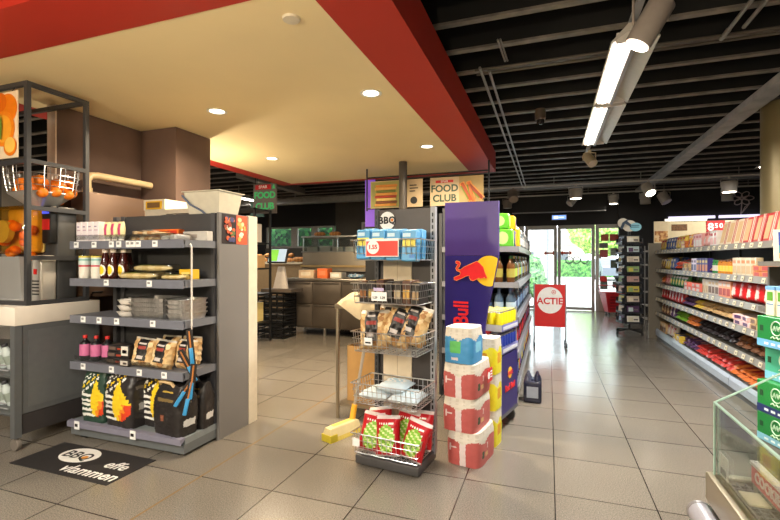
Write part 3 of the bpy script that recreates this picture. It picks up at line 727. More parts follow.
# middle shelf
b = B().lathe([(.045, 0), (.062, .012), (.075, .036), (.08, .038), (.077, .04), (.06, .014), (.04, .006)], C(236, 230, 222, .35), seg=22, cap=True)
bowl = ('paper_bowl', b.mesh('paper_bowl'), [])
for k in range(3): inst(bowl, (-2.84 + .004 * k, 2.39, lev[2] + .042 * k), '%s white bowl of the stack of three%s' % (['bottom', 'middle', 'top'][k], S3), 'bowl', 'stacked white bowls')
alu = M('aluminium_foil', (.74, .73, .72), .32, 1., var=.1, scale=30, bump=.3, bscale=140)
b = B(); w_, d_, h_ = .155, .12, .05
for i in range(26):
    x = -w_ + 2 * w_ * (i + .5) / 26
rows = []
for z, k in ((0, .88), (h_ * .85, .98), (h_ * .86, 1.04), (h_, 1.05), (h_, .97), (.006, .86)):
    rr = []
    for j in range(96):
        a = 2 * PI * j / 96; ca, sa = math.cos(a), math.sin(a); q = (abs(ca) ** 8 + abs(sa) ** 8) ** (-1 / 8)
        rb = 1 + (.012 if j % 2 else -.012) * (1 if 0 < z < h_ * .86 or z == 0 else 0)
        rr.append(Vector((ca * q * w_ * k * rb, sa * q * d_ * k * rb, z)))
    rows.append(rr)
vs = sew(b, rows, lambda i, j: alu); b.bm.faces.new(vs[0][::-1]); b.bm.faces.new(vs[-1])
tray = ('foil_tray', b.mesh('foil_tray', True, 20), [])
for x, nm in ((-2.62, 'left'), (-2.30, 'right')):
    for k in range(4):
        sc = (1, 1, 1) if nm == 'left' else (.5, 1, .9)
        inst(tray, (x - (.06 if nm == 'right' else 0), 2.44, lev[2] + k * .031), '%s aluminium foil tray in the %s stack%s' % (['bottom', 'second', 'third', 'top'][k], nm, S3), 'tray', 'stacked foil trays', scale=sc)
# fourth shelf
kb = bottle('lighter_fluid_bottle', .037, .185, C(26, 24, 26, .3), C(200, 34, 30, .4), C(206, 112, 156, .45), neck=.36, shoulder=.72, lab=(.2, .66))
for k in range(3): inst(kb, (-3.255 + k * .098, 2.37 + .012 * k, lev[3]), '%s black bottle with pink label and red cap%s' % (['left', 'middle', 'right'][k], S4), 'bottle', 'black bottles with pink labels')
inst(carton('green_can', .05, .05, .12, C(50, 64, 40, .5), [('f', .1, .9, .3, .6, C(100, 120, 60, .5))]), (-3.1, 2.47, lev[3]), 'small dark green carton behind black bottles' + S4, 'box')
kbx = carton('firelighter_box', .15, .1, .045, C(40, 36, 36, .45), [('f', .08, .5, .25, .75, C(110, 90, 80, .5)), ('f', .6, .9, .3, .6, C(160, 60, 40, .5)), ('t', .1, .6, .2, .7, C(90, 74, 66, .5))])
for k in range(3): inst(kbx, (-2.93 + .01 * k, 2.39, lev[3] + .046 * k), '%s flat black firelighter box in stack of three%s' % (['bottom', 'middle', 'top'][k], S4), 'box', 'stacked firelighter boxes')
sbx = carton('matches_box', .08, .06, .1, C(36, 32, 32, .45), [('f', .1, .9, .25, .9, C(226, 218, 206, .5)), ('f', .25, .75, .4, .65, C(150, 70, 60, .5))])
inst(sbx, (-2.795, 2.345, lev[3] + .05), 'black box with white label upper of two' + S4, 'box')
inst(carton('matches_box', .085, .07, .05, C(58, 50, 48, .45), [('f', .1, .9, .2, .8, C(210, 200, 190, .5)), ('f', .4, .8, .3, .6, C(120, 60, 60, .5))]), (-2.795, 2.345, lev[3]), 'low box with white label under a black box' + S4, 'box')
chip = cells('wood_chips', [srgb(214, 178, 124), srgb(196, 152, 96), srgb(232, 204, 156), srgb(168, 120, 70), srgb(222, 190, 138)], 30, .6, 1.)
klab = C(30, 26, 26, .4); klr = C(150, 50, 40, .5); klw = C(200, 190, 184, .5)
def chip_pat(u, v):
    if .26 < u < .74 and .22 < v < .95:
        if .34 < u < .66 and .62 < v < .72: return klr
        if .32 < u < .6 and .3 < v < .4: return klw
        if .36 < u < .64 and .78 < v < .84: return klw
        return klab
    if v > .92: return C(206, 196, 180, .3)
    return chip
cb = pillow('wood_chip_bag', .17, .2, .1, chip_pat, chip, 3, 18, 18, .003, .004)
for k, (x, y, rz) in enumerate([(-2.68, 2.36, .25), (-2.5, 2.35, .1), (-2.335, 2.4, -.1), (-2.58, 2.5, 0), (-2.41, 2.52, 0)]):
    inst(cb, (x, y, lev[3]), '%s clear bag of wood chips%s' % (['front left', 'front middle', 'front right', 'back left', 'back right'][k], S4), 'bag', 'bags of wood chips on barbecue rack', rot=(-.15, .12 if k < 2 else 0, rz))
# bottom shelf: charcoal sacks
cy_, co_, cr_ = C(240, 204, 40, .45), C(238, 140, 40, .45), C(216, 66, 34, .45); cw_ = C(232, 230, 224, .5)
def charcoal(base, uc, lines, vh):
    bs = C(*base, .42)
    def pat(side, u, v):
        if side == 'front':
            q = (v - .12) / vh
            if 0 < q < 1:
                hw = .30 * math.sin(PI * q ** .62) * (1.0 if q < .75 else .9)
                dx = u - uc - .06 * math.sin(q * 5)
                if abs(dx) < hw:
                    if dx > .03 and q < .42: return cr_ if dx > .12 or q < .2 else co_
                    if q < .3 and dx > -.06: return co_
                    return cy_
            if u < uc - .02 and .1 < v < .55 and int(v * 22) % 2: return cw_
            dgl = v - u * .45
            if u < uc + .1 and .5 < dgl < .8 and v < .93 and int(dgl * 22) % 2 and int(u * 21) % 4: return cy_ if .66 > dgl > .58 else cw_
            return bs
        if side == 'right' and .3 < v < .42 and .3 < u < .7: return C(150, 150, 150, .5)
        if side == 'right' and v > .6 and int(v * 22) % 3 == 0 and .2 < u < .8: return C(96, 90, 88, .5)
        return bs
    return pat
big = sack('charcoal_sack', .27, .2, .40, charcoal((44, 40, 40), .62, 1, .72), 5, 64, 40, .004)
grn = sack('charcoal_sack', .205, .13, .375, charcoal((42, 66, 54), .72, 1, .72), 8, 64, 40, .004)
inst(grn, (-3.12, 2.385, .124), 'dark green charcoal sack with flame print, left' + S5, 'charcoal sack', rot=(0, 0, .05))
inst(big, (-2.85, 2.41, .124), 'large black charcoal sack with yellow flame, front' + S5, 'charcoal sack', rot=(0, 0, -.08))
inst(big, (-2.60, 2.50, .124), 'black charcoal sack with flame, half hidden behind' + S5, 'charcoal sack', rot=(0, 0, -.05))
def bri(side, u, v):
    if side == 'front':
        if .86 < v < .9 and .3 < u < .7: return C(180, 150, 60, .5)
        if .3 < v < .42 and .38 < u < .6 and (int(u * 40) % 2): return C(140, 84, 60, .5)
        if .7 < v < .74 and .25 < u < .75: return C(120, 100, 60, .5)
        if .38 < v < .6 and u < .1: return C(150, 146, 140, .5)
    if side == 'right' and .2 < v < .34 and .25 < u < .75: return C(206, 204, 200, .5)
    return C(40, 36, 35, .42)
br = sack('briquette_sack', .25, .16, .33, bri, 9, 56, 36, .004)
o = inst(br, (-2.405, 2.385, .124), 'black briquette sack with beige paper handle, right' + S5, 'charcoal sack', rot=(0, 0, -.1))
B().tube([(-.1, -.03, .32), (-.09, -.05, .345), (-.04, -.06, .355), (.02, -.05, .345), (.035, -.04, .32)], .012, C(206, 176, 130, .7), 8).build('paper_handle', o)
inst(br, (-2.335, 2.535, .124), 'black briquette sack at back right corner' + S5, 'charcoal sack', rot=(0, 0, .1), scale=(.6, .8, .95))

# hanging strip with gas lighters
t = thing('clip_strip', 'white hanging clip strip on the right front corner of barbecue rack', 'clip strip', (-2.245, 2.36, 0))
B().box(-.006, .006, -.002, .002, .86, 1.39, C(214, 206, 196, .4)).build('strip', t)
B().tube([(0, 0, .86), (.004, 0, .6), (-.01, 0, .35)], .004, C(206, 196, 180, .5), 6).build('strip_tail', t)
B().tube([(0, 0, 1.39), (-.01, 0, 1.41), (-.018, 0, 1.40)], .004, white, 6).build('hook', t)
def lighter():
    b = B().box(-.02, .02, 0, .003, -.12, .12, C(36, 32, 32, .4))
    p1 = ('handle', B().rbox(-.012, .012, -.016, 0, -.11, 0, C(60, 150, 206, .35), .005).mesh('handle'))
    p2 = ('barrel', B().tube([(0, -.008, 0), (0, -.008, .11)], .005, C(190, 120, 60, .4), 8).mesh('barrel'))
    return ('gas_lighter', b.mesh('gas_lighter'), [p1, p2])
lt = lighter()
for k, (dx, z, ry, n) in enumerate([(.0, .72, -.1, 'topmost'), (-.02, .6, -.45, 'second'), (.03, .5, .1, 'third'), (-.05, .44, .55, 'fourth'), (.0, .4, .2, 'lowest')]):
    inst(lt, (-2.228 + dx * .7 + .004 * k, 2.335 - .01 * k, z), n + ' blue handled gas lighter hanging on the white clip strip', 'gas lighter', 'gas lighters on the strip', rot=(0, ry, .6))

# floor mat with lettering
t = tag(B().box(-3.25, -2.4, 1.87, 2.215, 0, .004, C(34, 31, 31, .75)).build('floor_sticker'), 'black barbecue floor sticker with white lettering in front of rack', 'floor sticker')
FT = Matrix.Translation((0, 0, .0042))
def ftext(s_, size, m, x, y, **k):
    me = text_mesh(s_, size, m, ext=.0004, **k); me.transform(Matrix.Rotation(-PI / 2, 4, 'X'))
    return link('lettering', me, t, (x, y, .0052))
b = B(); b.disc(0, 0, .15, .098, .0006, white, 0, 32, Matrix.Translation((-2.93, 2.098, .0052)) @ Matrix.Rotation(-PI / 2, 4, 'X')); b.build('white_oval', t)
ftext('BBQ', .12, ink, -2.935, 2.09, bold=.002, spacing=1.0)
B().disc(0, 0, .022, .02, .0006, C(226, 150, 40, .5), 0, 14, Matrix.Translation((-2.866, 2.085, .0062)) @ Matrix.Rotation(-PI / 2, 4, 'X')).build('orange_flame', t)
ftext('effe', .12, white, -2.555, 2.065, bold=.0018, shear=.15)
ftext('vlammen', .125, white, -2.64, 1.945, bold=.0018, shear=.15)

# on top of the rack
b = B(); tb = glassy('translucent_plastic', (.92, .9, .84), .2, .35)
milky = C(206, 200, 182, .3)
rows = [[Vector((sx * (w_ if 1 else 0), sy * d_, z)) for sx, sy in ((-1, -1), (1, -1), (1, 1), (-1, 1))] for z, w_, d_ in ((0, .135, .1), (.19, .165, .13), (.195, .178, .145), (.2, .178, .145), (.2, .165, .13), (.006, .13, .095))]
vs = sew(b, rows, lambda i, j: milky); b.bm.faces.new(vs[0][::-1]); b.bm.faces.new(vs[-1])
o = tag(b.build('storage_bin', None, (-2.44, 2.79, 1.617), smooth=False), 'translucent white plastic bin on top of barbecue rack end', 'bin')
B().tube([(-.17, -.142, .17), (-.1, -.135, .1), (.0, -.125, .05), (.06, -.118, .0)], .008, C(92, 104, 128, .5), 8).build('strap', o)
bm = B(); r = random.Random(3); rows = []
for i in range(9):
    v = i / 8; rr = (1 - abs(2 * v - 1) ** 2.5) ** .5 if 0 < i < 8 else .15
    rows.append([Vector(((v - .5) * .34, .07 * rr * math.cos(2 * PI * j / 12) + r.uniform(-.008, .008), max(0, .022 * (1 + rr * math.sin(2 * PI * j / 12)) + r.uniform(-.006, .006)))) for j in range(12)])
vs = sew(bm, rows, lambda i, j: C(30, 26, 22, .8)); bm.bm.faces.new(vs[0]); bm.bm.faces.new(vs[-1][::-1])
tag(bm.build('crumpled_cloth', None, (-2.83, 2.78, 1.616)), 'crumpled black cloth lying on top of barbecue rack', 'cloth')

# ------------------------------------------------------------------ ovens and hood behind the rack
cop = M('warm_steel', srgb(112, 90, 76), .5, .4, var=.08, scale=2)
t = thing('steel_oven', 'warm reflecting steel oven against the brown wall behind counter', 'oven', (-3.79, 2.63, .985))
B().rbox(0, .19, 0, .6, 0, .885, cop, .012).build('body', t)
B().box(.02, .17, -.012, 0, .1, .7, C(206, 196, 180, .4)).build('door', t)
B().tube([(.196, .05, .04), (.215, .05, .045), (.215, .12, .045), (.196, .12, .04)], .008, black, 8).build('handle', t)
t = thing('warming_cabinet', 'cream warming cabinet with yellow edged window behind the rack', 'cabinet', (-3.38, 3.0, 0))
B().box(0, .68, 0, .38, 0, 1.74, C(206, 196, 178, .45)).build('body', t, smooth=False)
B().box(0, .24, -.01, .3, 1.74, 1.83, C(222, 212, 190, .45)).build('display_head', t, smooth=False)
B().box(.03, .21, -.016, -.01, 1.745, 1.815, C(224, 176, 40, .4)).build('yellow_frame', t, smooth=False)
B().box(.05, .19, -.02, -.016, 1.757, 1.803, C(120, 90, 60, .3)).build('window', t, smooth=False)
B().box(.26, .68, -.012, 0, 1.2, 1.7, C(90, 84, 78, .3)).build('door', t, smooth=False)
t = tag(B().tube([(-3.74, 2.74, 1.9), (-3.74, 2.74, 1.99), (-3.74, 2.77, 2.03), (-3.74, 2.84, 2.04), (-3.74, 3.39, 2.04)], .032, C(214, 190, 148, .4), 14).build('vent_pipe'), 'beige elbow pipe running along the brown wall', 'pipe')
B().tube([(-3.74, 2.74, 1.86), (-3.74, 2.74, 1.92)], .04, C(204, 180, 140, .4), 14).build('pipe_collar', t)

# ------------------------------------------------------------------ juice counter with frame and juicer
t = thing('juice_counter', 'grey juice bar counter with white marble top on castors', 'counter', (-3.405, 1.99, 0))
mar = M('white_marble', srgb(226, 216, 202), .25, var=.1, scale=3.5)
B().rbox(-1.3, 0, 0, .61, .85, .98, mar, .006).build('marble_top', t)
gp2 = C(92, 94, 95, .45)
B().box(-.02, -.005, .05, .6, .24, .85, gp2).build('side_panel', t)
B().box(-.006, -.002, .09, .56, .28, .81, C(98, 100, 101, .45)).build('panel_inset', t)
B().box(-.03, -.005, .05, .6, .1, .235, C(54, 50, 50, .5)).build('lower_panel', t)
for x, y in ((-.045, 0), (-.045, .56), (-1.3, 0), (-1.3, .56)):
    o = B().box(x, x + .045, y, y + .045, .085, .85, gp2).build('leg', t)
    B().lathe([(.038, -.014), (.04, -.01), (.04, .01), (.038, .014)], C(120, 112, 104, .5), seg=16, T=Matrix.Translation((x + .022, y + .022, .04)) @ Matrix.Rotation(PI / 2, 4, 'X')).build('castor', o)
for z in (.42, .16):
    o = B().box(-1.25, -.05, .0, .45, -.006, .006, gp2).build('slanted_shelf', t, (0, 0, z + .08), (math.radians(18), 0, 0))
    B().tube([(-1.25, .005, .09), (-.05, .005, .09)], .005, lgrey, 6).tube([(-1.25, .005, .05), (-.05, .005, .05)], .005, lgrey, 6).build('guard_wire', o)
wbm = bottle('juice_bottle', .033, .19, C(196, 206, 204, .1, coat=.4), C(60, 60, 64, .4), C(150, 160, 150, .4), neck=.5, shoulder=.66, lab=(.2, .55))
for z, row in ((.51, 'upper'), (.25, 'lower')):
    for k in range(4):
        inst(wbm, (-3.405 - .1 - .085 * k, 1.99 + .1, z + .025), '%s clear juice bottle from the right on the %s slanted counter shelf' % (ORD[k], row), 'bottle', 'bottles in the juice counter', rot=(math.radians(18), 0, 0))
t = thing('tube_rack', 'black square tube frame standing on the juice counter', 'rack', (-3.43, 2.08, .98))
fm = C(58, 58, 60, .45)
def bar(x0, x1, y0, y1, z0, z1, n='rail'): B().box(x0, x1, y0, y1, z0, z1, fm).build(n, t, smooth=False)
k_ = .03
for x in (-1.1, -.03):
    for y in (0, .42): bar(x, x + k_, y, y + k_, 0, 1.575, 'post')
for z in (0, 1.0, 1.545):
    for y in ((0, .42) if z != 1.0 else (0,)): bar(-1.07, -.03, y, y + k_, z, z + k_)
for z in (0, .32, .675, 1.005, 1.545):
    bar(-.03, 0, .03, .42, z, z + k_)
    if z in (0, 1.005, 1.545): bar(-1.1, -1.07, .03, .42, z, z + k_)
# fresh orange picture
t = thing('orange_poster', 'picture board of fresh oranges hanging from the black frame', 'picture', (-3.70, 2.065, 2.27))
B().rbox(-.2, .2, 0, .008, -.25, .22, C(236, 214, 180, .4), .003).build('board', t)
b = B(); og = C(240, 130, 20, .4); og2 = C(250, 170, 50, .4); lg_ = C(110, 140, 50, .4)
for cx_, cz_, r_, m_ in ((-.08, .1, .1, og), (.11, .1, .11, og), (.02, .17, .07, C(226, 110, 16, .4)), (.05, -.04, .13, C(244, 140, 30, .4)), (.05, -.04, .1, og2), (.13, -.17, .07, og), (.13, -.16, .058, C(252, 200, 90, .4))):
    b.disc(max(-.2 + r_ * .98, min(.2 - r_ * .98, cx_)), max(-.25 + r_ * .98, min(.22 - r_ * .98, cz_)), r_ * .96, r_ * .96, .002, m_, -.002 - .0015 * len(b.bm.verts) / 60, 24)
b.build('orange_print', t, smooth=False)
B().prism([(.02, -.09), (.05, .06), (.06, -.02), (.05, -.12)], .002, lg_, Matrix.Translation((0, -.018, 0))).build('leaf_print', t, smooth=False)
b = B().tube([(-.12, .004, .21), (-.12, .02, .24), (-.12, .035, .27), (-.12, .06, .27)], .003, black, 6); b.build('hook', t)
b = B().tube([(.12, .004, .21), (.12, .02, .24), (.12, .035, .27), (.12, .06, .27)], .003, black, 6); b.build('hook', t)
# juicer
JX, JY = -3.68, 2.30
t = thing('orange_juicer', 'steel orange juicing machine with amber cover and wire basket', 'juicer', (JX, JY, .985))
ss = M('juicer_steel', (.62, .61, .59), .3, .55, var=.06, scale=3)
B().rbox(-.3, .2, .02, .17, 0, .72, C(66, 66, 66, .4), .015).build('body', t)
B().rbox(.105, .2, -.03, .02, .44, .72, black, .008).build('control_panel', t)
B().box(.115, .185, -.034, -.03, .66, .7, emis('display_blue', srgb(80, 90, 230), .9)).build('display', t)
B().box(.115, .19, -.034, -.03, .54, .62, C(226, 40, 40, .4)).build('red_keypad', t)
o = B().rbox(-.32, .09, -.15, .02, .36, .72, glassy('amber_cover', (.96, .72, .26), .2, .06), .05, 4).build('amber_cover', t)
orange = M('orange_peel', srgb(238, 128, 20), .45, var=.12, scale=12, bump=.25, bscale=120)
def orange_proto(r): return ('orange', B().lathe([(r * math.sin(PI * i / 10), r - r * math.cos(PI * i / 10)) for i in range(11)][1:-1], orange, seg=14).mesh('orange'), [])
og1 = orange_proto(.038)
n = 0
for x, z in [(-.27, .42), (-.19, .38), (-.1, .375), (-.0, .38), (-.24, .5), (-.12, .46), (-.03, .47), (-.2, .58), (-.08, .56), (.02, .56)]:
    inst(og1, (JX + x, JY - .06 + (n % 2) * .02, .985 + z), ORD[n] + ' orange tumbling behind the amber juicer cover, counted from below', 'orange', 'oranges inside the juicer', rot=(n, n * 2, 0)); n += 1
B().rbox(-.31, .085, -.02, .018, .37, .71, C(232, 196, 110, .5), .02).build('press_plate', t)
B().lathe([(.085, -.02), (.085, .02)], C(206, 196, 150, .3), seg=20, T=Matrix.Translation((-.2, -.1, .53)) @ Matrix.Rotation(PI / 2, 4, 'X')).build('press_drum', t)
B().prism([(-.3, .0), (.08, .0), (.04, .08), (.02, .34), (-.22, .34), (-.28, .14)], .12, ss, Matrix.Translation((0, -.13, 0))).build('juice_chute', t, smooth=False)
o = B().rbox(.1, .2, -.1, .02, 0, .35, C(206, 200, 190, .3, metal=.3), .02, 3).build('motor_cover', t)
b = B()
for k in range(5): b.box(.112, .185, -.102, -.099, .06 + k * .024, .07 + k * .024, black)
b.build('vent_slots', o)
B().rbox(.135, .165, -.108, -.098, .21, .25, C(220, 30, 26, .4), .003).build('red_switch', o)
B().lathe([(.17, -.02), (.2, .02), (.2, .03), (.16, .03)], ss, -.1, -.02, 26).build('drip_tray', t, (0, 0, .0))
# funnel and wire basket above
def sup(a, rx, ry, e=4):
    ca, sa = math.cos(a), math.sin(a); q = (abs(ca) ** e + abs(sa) ** e) ** (-1 / e); return ca * q * rx, sa * q * ry
b = B(); rows = []
for z, k in ((.70, .3), (.81, 1.0), (.815, 1.0), (.815, .95), (.70, .26)):
    rows.append([Vector((sup(2 * PI * j / 32, .19 * k, .17 * k)[0] + .045, sup(2 * PI * j / 32, .19 * k, .17 * k)[1] + .01, z)) for j in range(32)])
sew(b, rows, lambda i, j: ss); fu = b.build('feed_funnel', t)
b = B()
def ring(z, k): return [(sup(2 * PI * j / 36, .19 * k, .18 * k)[0] + .045, sup(2 * PI * j / 36, .19 * k, .18 * k)[1] + .01, z) for j in range(36)]
for z, k in ((.815, .97), (.86, 1.02), (.905, 1.06), (.945, 1.08)): b.tube(ring(z, k), .0032, chrome, 6, closed=True)
for j in range(0, 36, 3):
    p = [ring(z, k)[j] for z, k in ((.815, .97), (.86, 1.02), (.945, 1.08), (1.0, 1.09))]; q = [ring(z, k)[(j + 1) % 36] for z, k in ((1.0, 1.09), (.945, 1.08), (.815, .97))]
    b.tube(p + q, .003, chrome, 6)
b.build('wire_basket', t)
n = 0
for lay, (zz, nn) in enumerate(((.82, 16), (.885, 12))):
    for k in range(nn):
        rr = .135 if k < nn * .7 else .05; a = 2 * PI * k / (nn * .7) if k < nn * .7 else 2 * PI * k / (nn * .3)
        x, y = sup(a + lay * .3, rr, rr)
        inst(og1, (JX + .045 + x, JY + .01 + y, .985 + zz + rnd.uniform(0, .008)), '%s orange in the %s layer of the wire basket' % (ORD[k], ['lower', 'upper'][lay]), 'orange', 'oranges in the wire basket', rot=(n, n * 2, n)); n += 1
inst(og1, (JX - .17, JY + .1, .985 + .725), 'single orange lying on top of juicer beside the funnel', 'orange')
# ------------------------------------------------------------------ barbecue display stand with wire baskets
SR = -math.atan2(.12, .993)
SF = Vector((-1.158, 2.59, 0))
SM = Matrix.Translation(SF) @ Matrix.Rotation(SR, 4, 'Z')
def sw(x, y, z): return tuple(SM @ Vector((x, y, z)))
t = thing('display_stand', 'dark barbecue display stand with five wire baskets', 'display stand', SF, SR)
dg2 = C(70, 68, 68, .45)
B().rbox(0, .435, 0, .3, .012, .07, dg2, .008).build('base', t)
for x in (.04, .39):
    for y in (.04, .26): B().lathe([(.016, 0), (.016, .013)], black, x, y, 10).build('foot', t)
B().box(.02, .415, .285, .3, .07, 1.63, C(58, 52, 50, .5)).build('back_panel', t)
B().box(.06, .27, .276, .285, .1, 1.3, C(224, 206, 178, .6)).box(.165, .168, .2745, .277, .1, 1.3, C(190, 170, 140, .6)).build('cream_panel', t)
b = B().box(.02, .415, .268, .285, 1.38, 1.64, C(64, 54, 50, .45)); hd = b.build('header', t)
B().disc(.095, 1.565, .058, .062, .003, white, .264, 28).build('white_disc', hd)
link('lettering', text_mesh('BBQ', .066, ink, bold=.0018, spacing=1.05), hd, (.095, .262, 1.567))
B().disc(.133, 1.57, .011, .011, .002, C(226, 130, 40, .5), .2605, 10).build('orange_flame', hd)
for x in (.0, .41):
    b = B().box(x, x + .03, .26, .3, .05, 1.645, C(150, 150, 154, .4) if x else C(60, 60, 62, .45))
    for k in range(38): b.box(x + .01, x + .02, .2585, .26, .1 + k * .04, .125 + k * .04, black)
    b.build('upright', t)
bz = [(1.30, .125), (1.03, .125), (.725, .125), (.40, .125), (.085, .12)]
def wire_basket(h):
    b = B(); x0, x1, y0, y1 = -.02, .445, -.02, .255; sl = .02
    for z, r in ((0, .0032), (h * .33, .0022), (h * .66, .0022), (h, .0042)):
        k = z / h * sl
        b.tube([(x0 - k + sl, y0 - k + sl, z), (x1 + k - sl, y0 - k + sl, z), (x1 + k - sl, y1, z), (x0 - k + sl, y1, z)], r, chrome, 6, closed=True)
    n = 13
    for i in range(n + 1):
        x = x0 + sl + (x1 - x0 - 2 * sl) * i / n
        b.tube([(x, y0, h), (x, y0 + sl, 0), (x, y1, 0), (x, y1, h)], .0021, chrome, 5)
    for i in range(1, 8):
        y = y0 + sl + (y1 - y0 - sl) * i / 8
        b.tube([(x0, y, h), (x0 + sl, y, 0), (x1 - sl, y, 0), (x1, y, h)], .0021, chrome, 5)
    return b.mesh('wire_basket')
wbk = wire_basket(.125)
bask = []
for z, h in bz: bask.append(link('wire_basket', wbk, t, (0, 0, z)))
def pricecard(par, x0, x1, z0, z1, col, y=-.03):
    return B().box(x0, x1, y, y + .003, z0, z1, col).build('price_card', par, smooth=False)
o = pricecard(bask[0], .045, .27, .02, .13, paper); o.location.x = .05
B().box(.05, .265, -.032, -.03, .025, .115, C(222, 50, 36, .45)).build('red_field', o)
B().disc(.098, .078, .042, .042, .002, paper, -.0345, 24).build('price_disc', o)
link('lettering', text_mesh('1.55', .036, C(200, 40, 30, .5), bold=.001), o, (.098, -.0358, .078))
o = pricecard(bask[1], .135, .24, .02, .075, paper)
for x in (.16, .212): link('lettering', text_mesh('1.29', .02, ink, ext=.0005, bold=.0006), o, (x, -.0315, .04))
pricecard(bask[1], .15, .22, .08, .1, C(196, 180, 214, .3))
o = pricecard(bask[2], .085, .14, .05, .095, paper); B().box(.092, .13, -.0315, -.03, .06, .07, ink).build('print', o)
o = pricecard(bask[4], .0, .05, .05, .1, paper)
# contents of the baskets
blu = C(80, 156, 206, .45)
bp = carton('blue_pack', .098, .075, .185, blu, [('f', .08, .92, .45, .72, C(240, 224, 90, .5)), ('f', .1, .6, .78, .9, C(200, 226, 240, .5)), ('f', .55, .9, .1, .2, C(60, 120, 190, .5)), ('t', .1, .9, .2, .5, C(150, 206, 236, .5))], .006)
n = 0
for row in range(2):
    for k in range(4):
        x, y, z = sw(.06 + k * .104, .03 + row * .09, bz[0][0] + .004)
        inst(bp, (x, y, z - (0.0 if row == 0 else -.012) - .004 * k), '%s blue pack with yellow band in the %s row of top basket' % (ORD[k], ['front', 'back'][row]), 'pack', 'blue packs in the top basket', rot=(-.07, 0, SR + .02 * (k - 1)))
skx = [((40, 34, 32), (150, 96, 50)), ((48, 40, 40), (190, 160, 90)), ((70, 40, 34), (200, 140, 60)), ((36, 34, 36), (130, 130, 130)), ((52, 44, 40), (196, 176, 140)), ((88, 56, 40), (216, 170, 80)), ((40, 36, 34), (180, 150, 110))]
for k, (c1, c2) in enumerate(skx):
    pr = carton('seasoning_box', .054, .15, .13 + .006 * (k % 3), C(*c1, .45), [('f', .12, .88, .2, .6, C(*c2, .5)), ('t', .15, .85, .1, .6, C(*c2, .5))])
    inst(pr, sw(.045 + k * .06, .1, bz[1][0] + .004), '%s dark seasoning box from the left in the second basket' % ORD[k], 'box', 'dark boxes in the second basket', rot=(0, 0, SR))
cb2 = pillow('wood_chip_bag', .20, .25, .12, chip_pat, chip, 13, 22, 20, .003, .005)
for k, (x, y, z, rx, ry, rz, n) in enumerate([(.10, .07, .0, -.22, -.06, .1, 'left'), (.225, .085, .03, -.28, .28, 0, 'middle'), (.325, .1, .045, -.3, .2, -.1, 'right'), (.14, .18, .02, -.2, .1, 0, 'back left'), (.31, .19, .02, -.2, -.1, 0, 'back right')]):
    inst(cb2, sw(x, y, bz[2][0] + .006 + z), n + ' clear bag of wood chips in the third basket of display stand', 'bag', 'bags of wood chips on display stand', rot=(rx, ry, SR + rz))
def nap_pat(u, v):
    if .2 < u < .8 and .3 < v < .7: return C(170, 206, 226, .5) if int((u + v) * 9) % 2 else C(232, 232, 232, .5)
    return C(206, 222, 232, .4)
npk = pillow('napkin_pack', .2, .2, .07, nap_pat, C(216, 226, 232, .4), 23, 12, 12, .004)
for k, (x, y, z, n) in enumerate([(.11, .02, .04, 'left'), (.32, .02, .04, 'right'), (.215, .05, .09, 'upper')]):
    inst(npk, sw(x, y, bz[3][0] + z), n + ' pale blue napkin pack lying in the fourth basket', 'pack', 'napkin packs', rot=(-PI / 2 + .02, 0, SR))
def crisp_pat(u, v):
    if (u - .5) ** 2 / .12 + (v - .42) ** 2 / .12 < 1:
        return C(126, 186, 40, .35) if (u * 3 + v * 7) % 1 > .35 else C(210, 224, 150, .35)
    if .62 < v < .8 and .2 < u < .8 and (u * 11) % 1 > .35 and (v * 16) % 1 > .3: return C(240, 236, 226, .4)
    if v > .9 or v < .06: return C(226, 210, 206, .35)
    return C(186, 28, 36, .3)
cp = pillow('crisp_bag', .165, .24, .08, crisp_pat, C(186, 28, 36, .3), 33, 20, 22, .004)
for k, (x, y, z, rz, n) in enumerate([(.085, .03, 0, .25, 'front left'), (.225, .02, 0, .1, 'front middle'), (.36, .04, 0, -.1, 'front right'), (.13, .13, .01, .1, 'back left'), (.27, .14, .01, -.05, 'back middle'), (.38, .16, .015, -.2, 'back right')]):
    inst(cp, sw(x, y, bz[4][0] + .005 + z), n + ' red and green crisp bag in the bottom basket of display stand', 'crisp bag', 'crisp bags in the bottom basket', rot=(-.32, (.16, -.12, .2, -.2, .1, -.1)[k], SR + rz))

# ------------------------------------------------------------------ toilet paper stacks
def tp_pack(name, w, d, h, col, accents, cols, nx, ny, seed):
    wh = C(216, 208, 194, .5, bump=.05)
    def pat(side, u, v):
        if side == 'top': return wh
        edge = .70 + .06 * math.sin(u * 9 + (0 if side == 'front' else 2))
        if v > edge: return wh if int(u * 14) % 3 or int(v * 30) % 2 else C(204, 194, 178, .5)
        for s_, u0, u1, v0, v1, m in accents:
            if side == s_ and u0 < u < u1 and v0 < v < v1: return m
        return col
    nm, me, _ = sack(name, w, d, h, pat, seed, 72, 24, .0022, .96, .3)
    b = B()
    for i in range(nx):
        for j in range(ny):
            b.lathe([(.02, 0), (.022, .004), (w / nx * .46, .004), (w / nx * .5, -.006)], wh, -w / 2 * .9 + w * .9 * (i + .5) / nx, -d / 2 * .88 + d * .88 * (j + .5) / ny, 14, cap=False)
    return (nm, me, [('roll_tops', b.mesh('roll_tops'))])
pk = C(186, 90, 86, .4); pk2 = C(180, 70, 66, .45); grn_ = C(50, 74, 46, .5); gold = C(214, 176, 120, .5); strp = C(222, 206, 204, .4)
acc = [('front', .42, .6, .0, .78, strp), ('right', .18, .3, .22, .42, grn_), ('right', .36, .5, .2, .34, gold), ('right', .4, .75, .48, .52, strp), ('right', .44, .5, .42, .6, strp), ('front', .12, .32, .5, .56, strp), ('front', .12, .17, .42, .62, strp)]
pack = tp_pack('toilet_paper_pack', .225, .33, .213, pk, acc, None, 2, 3, 3)
PR = -.2
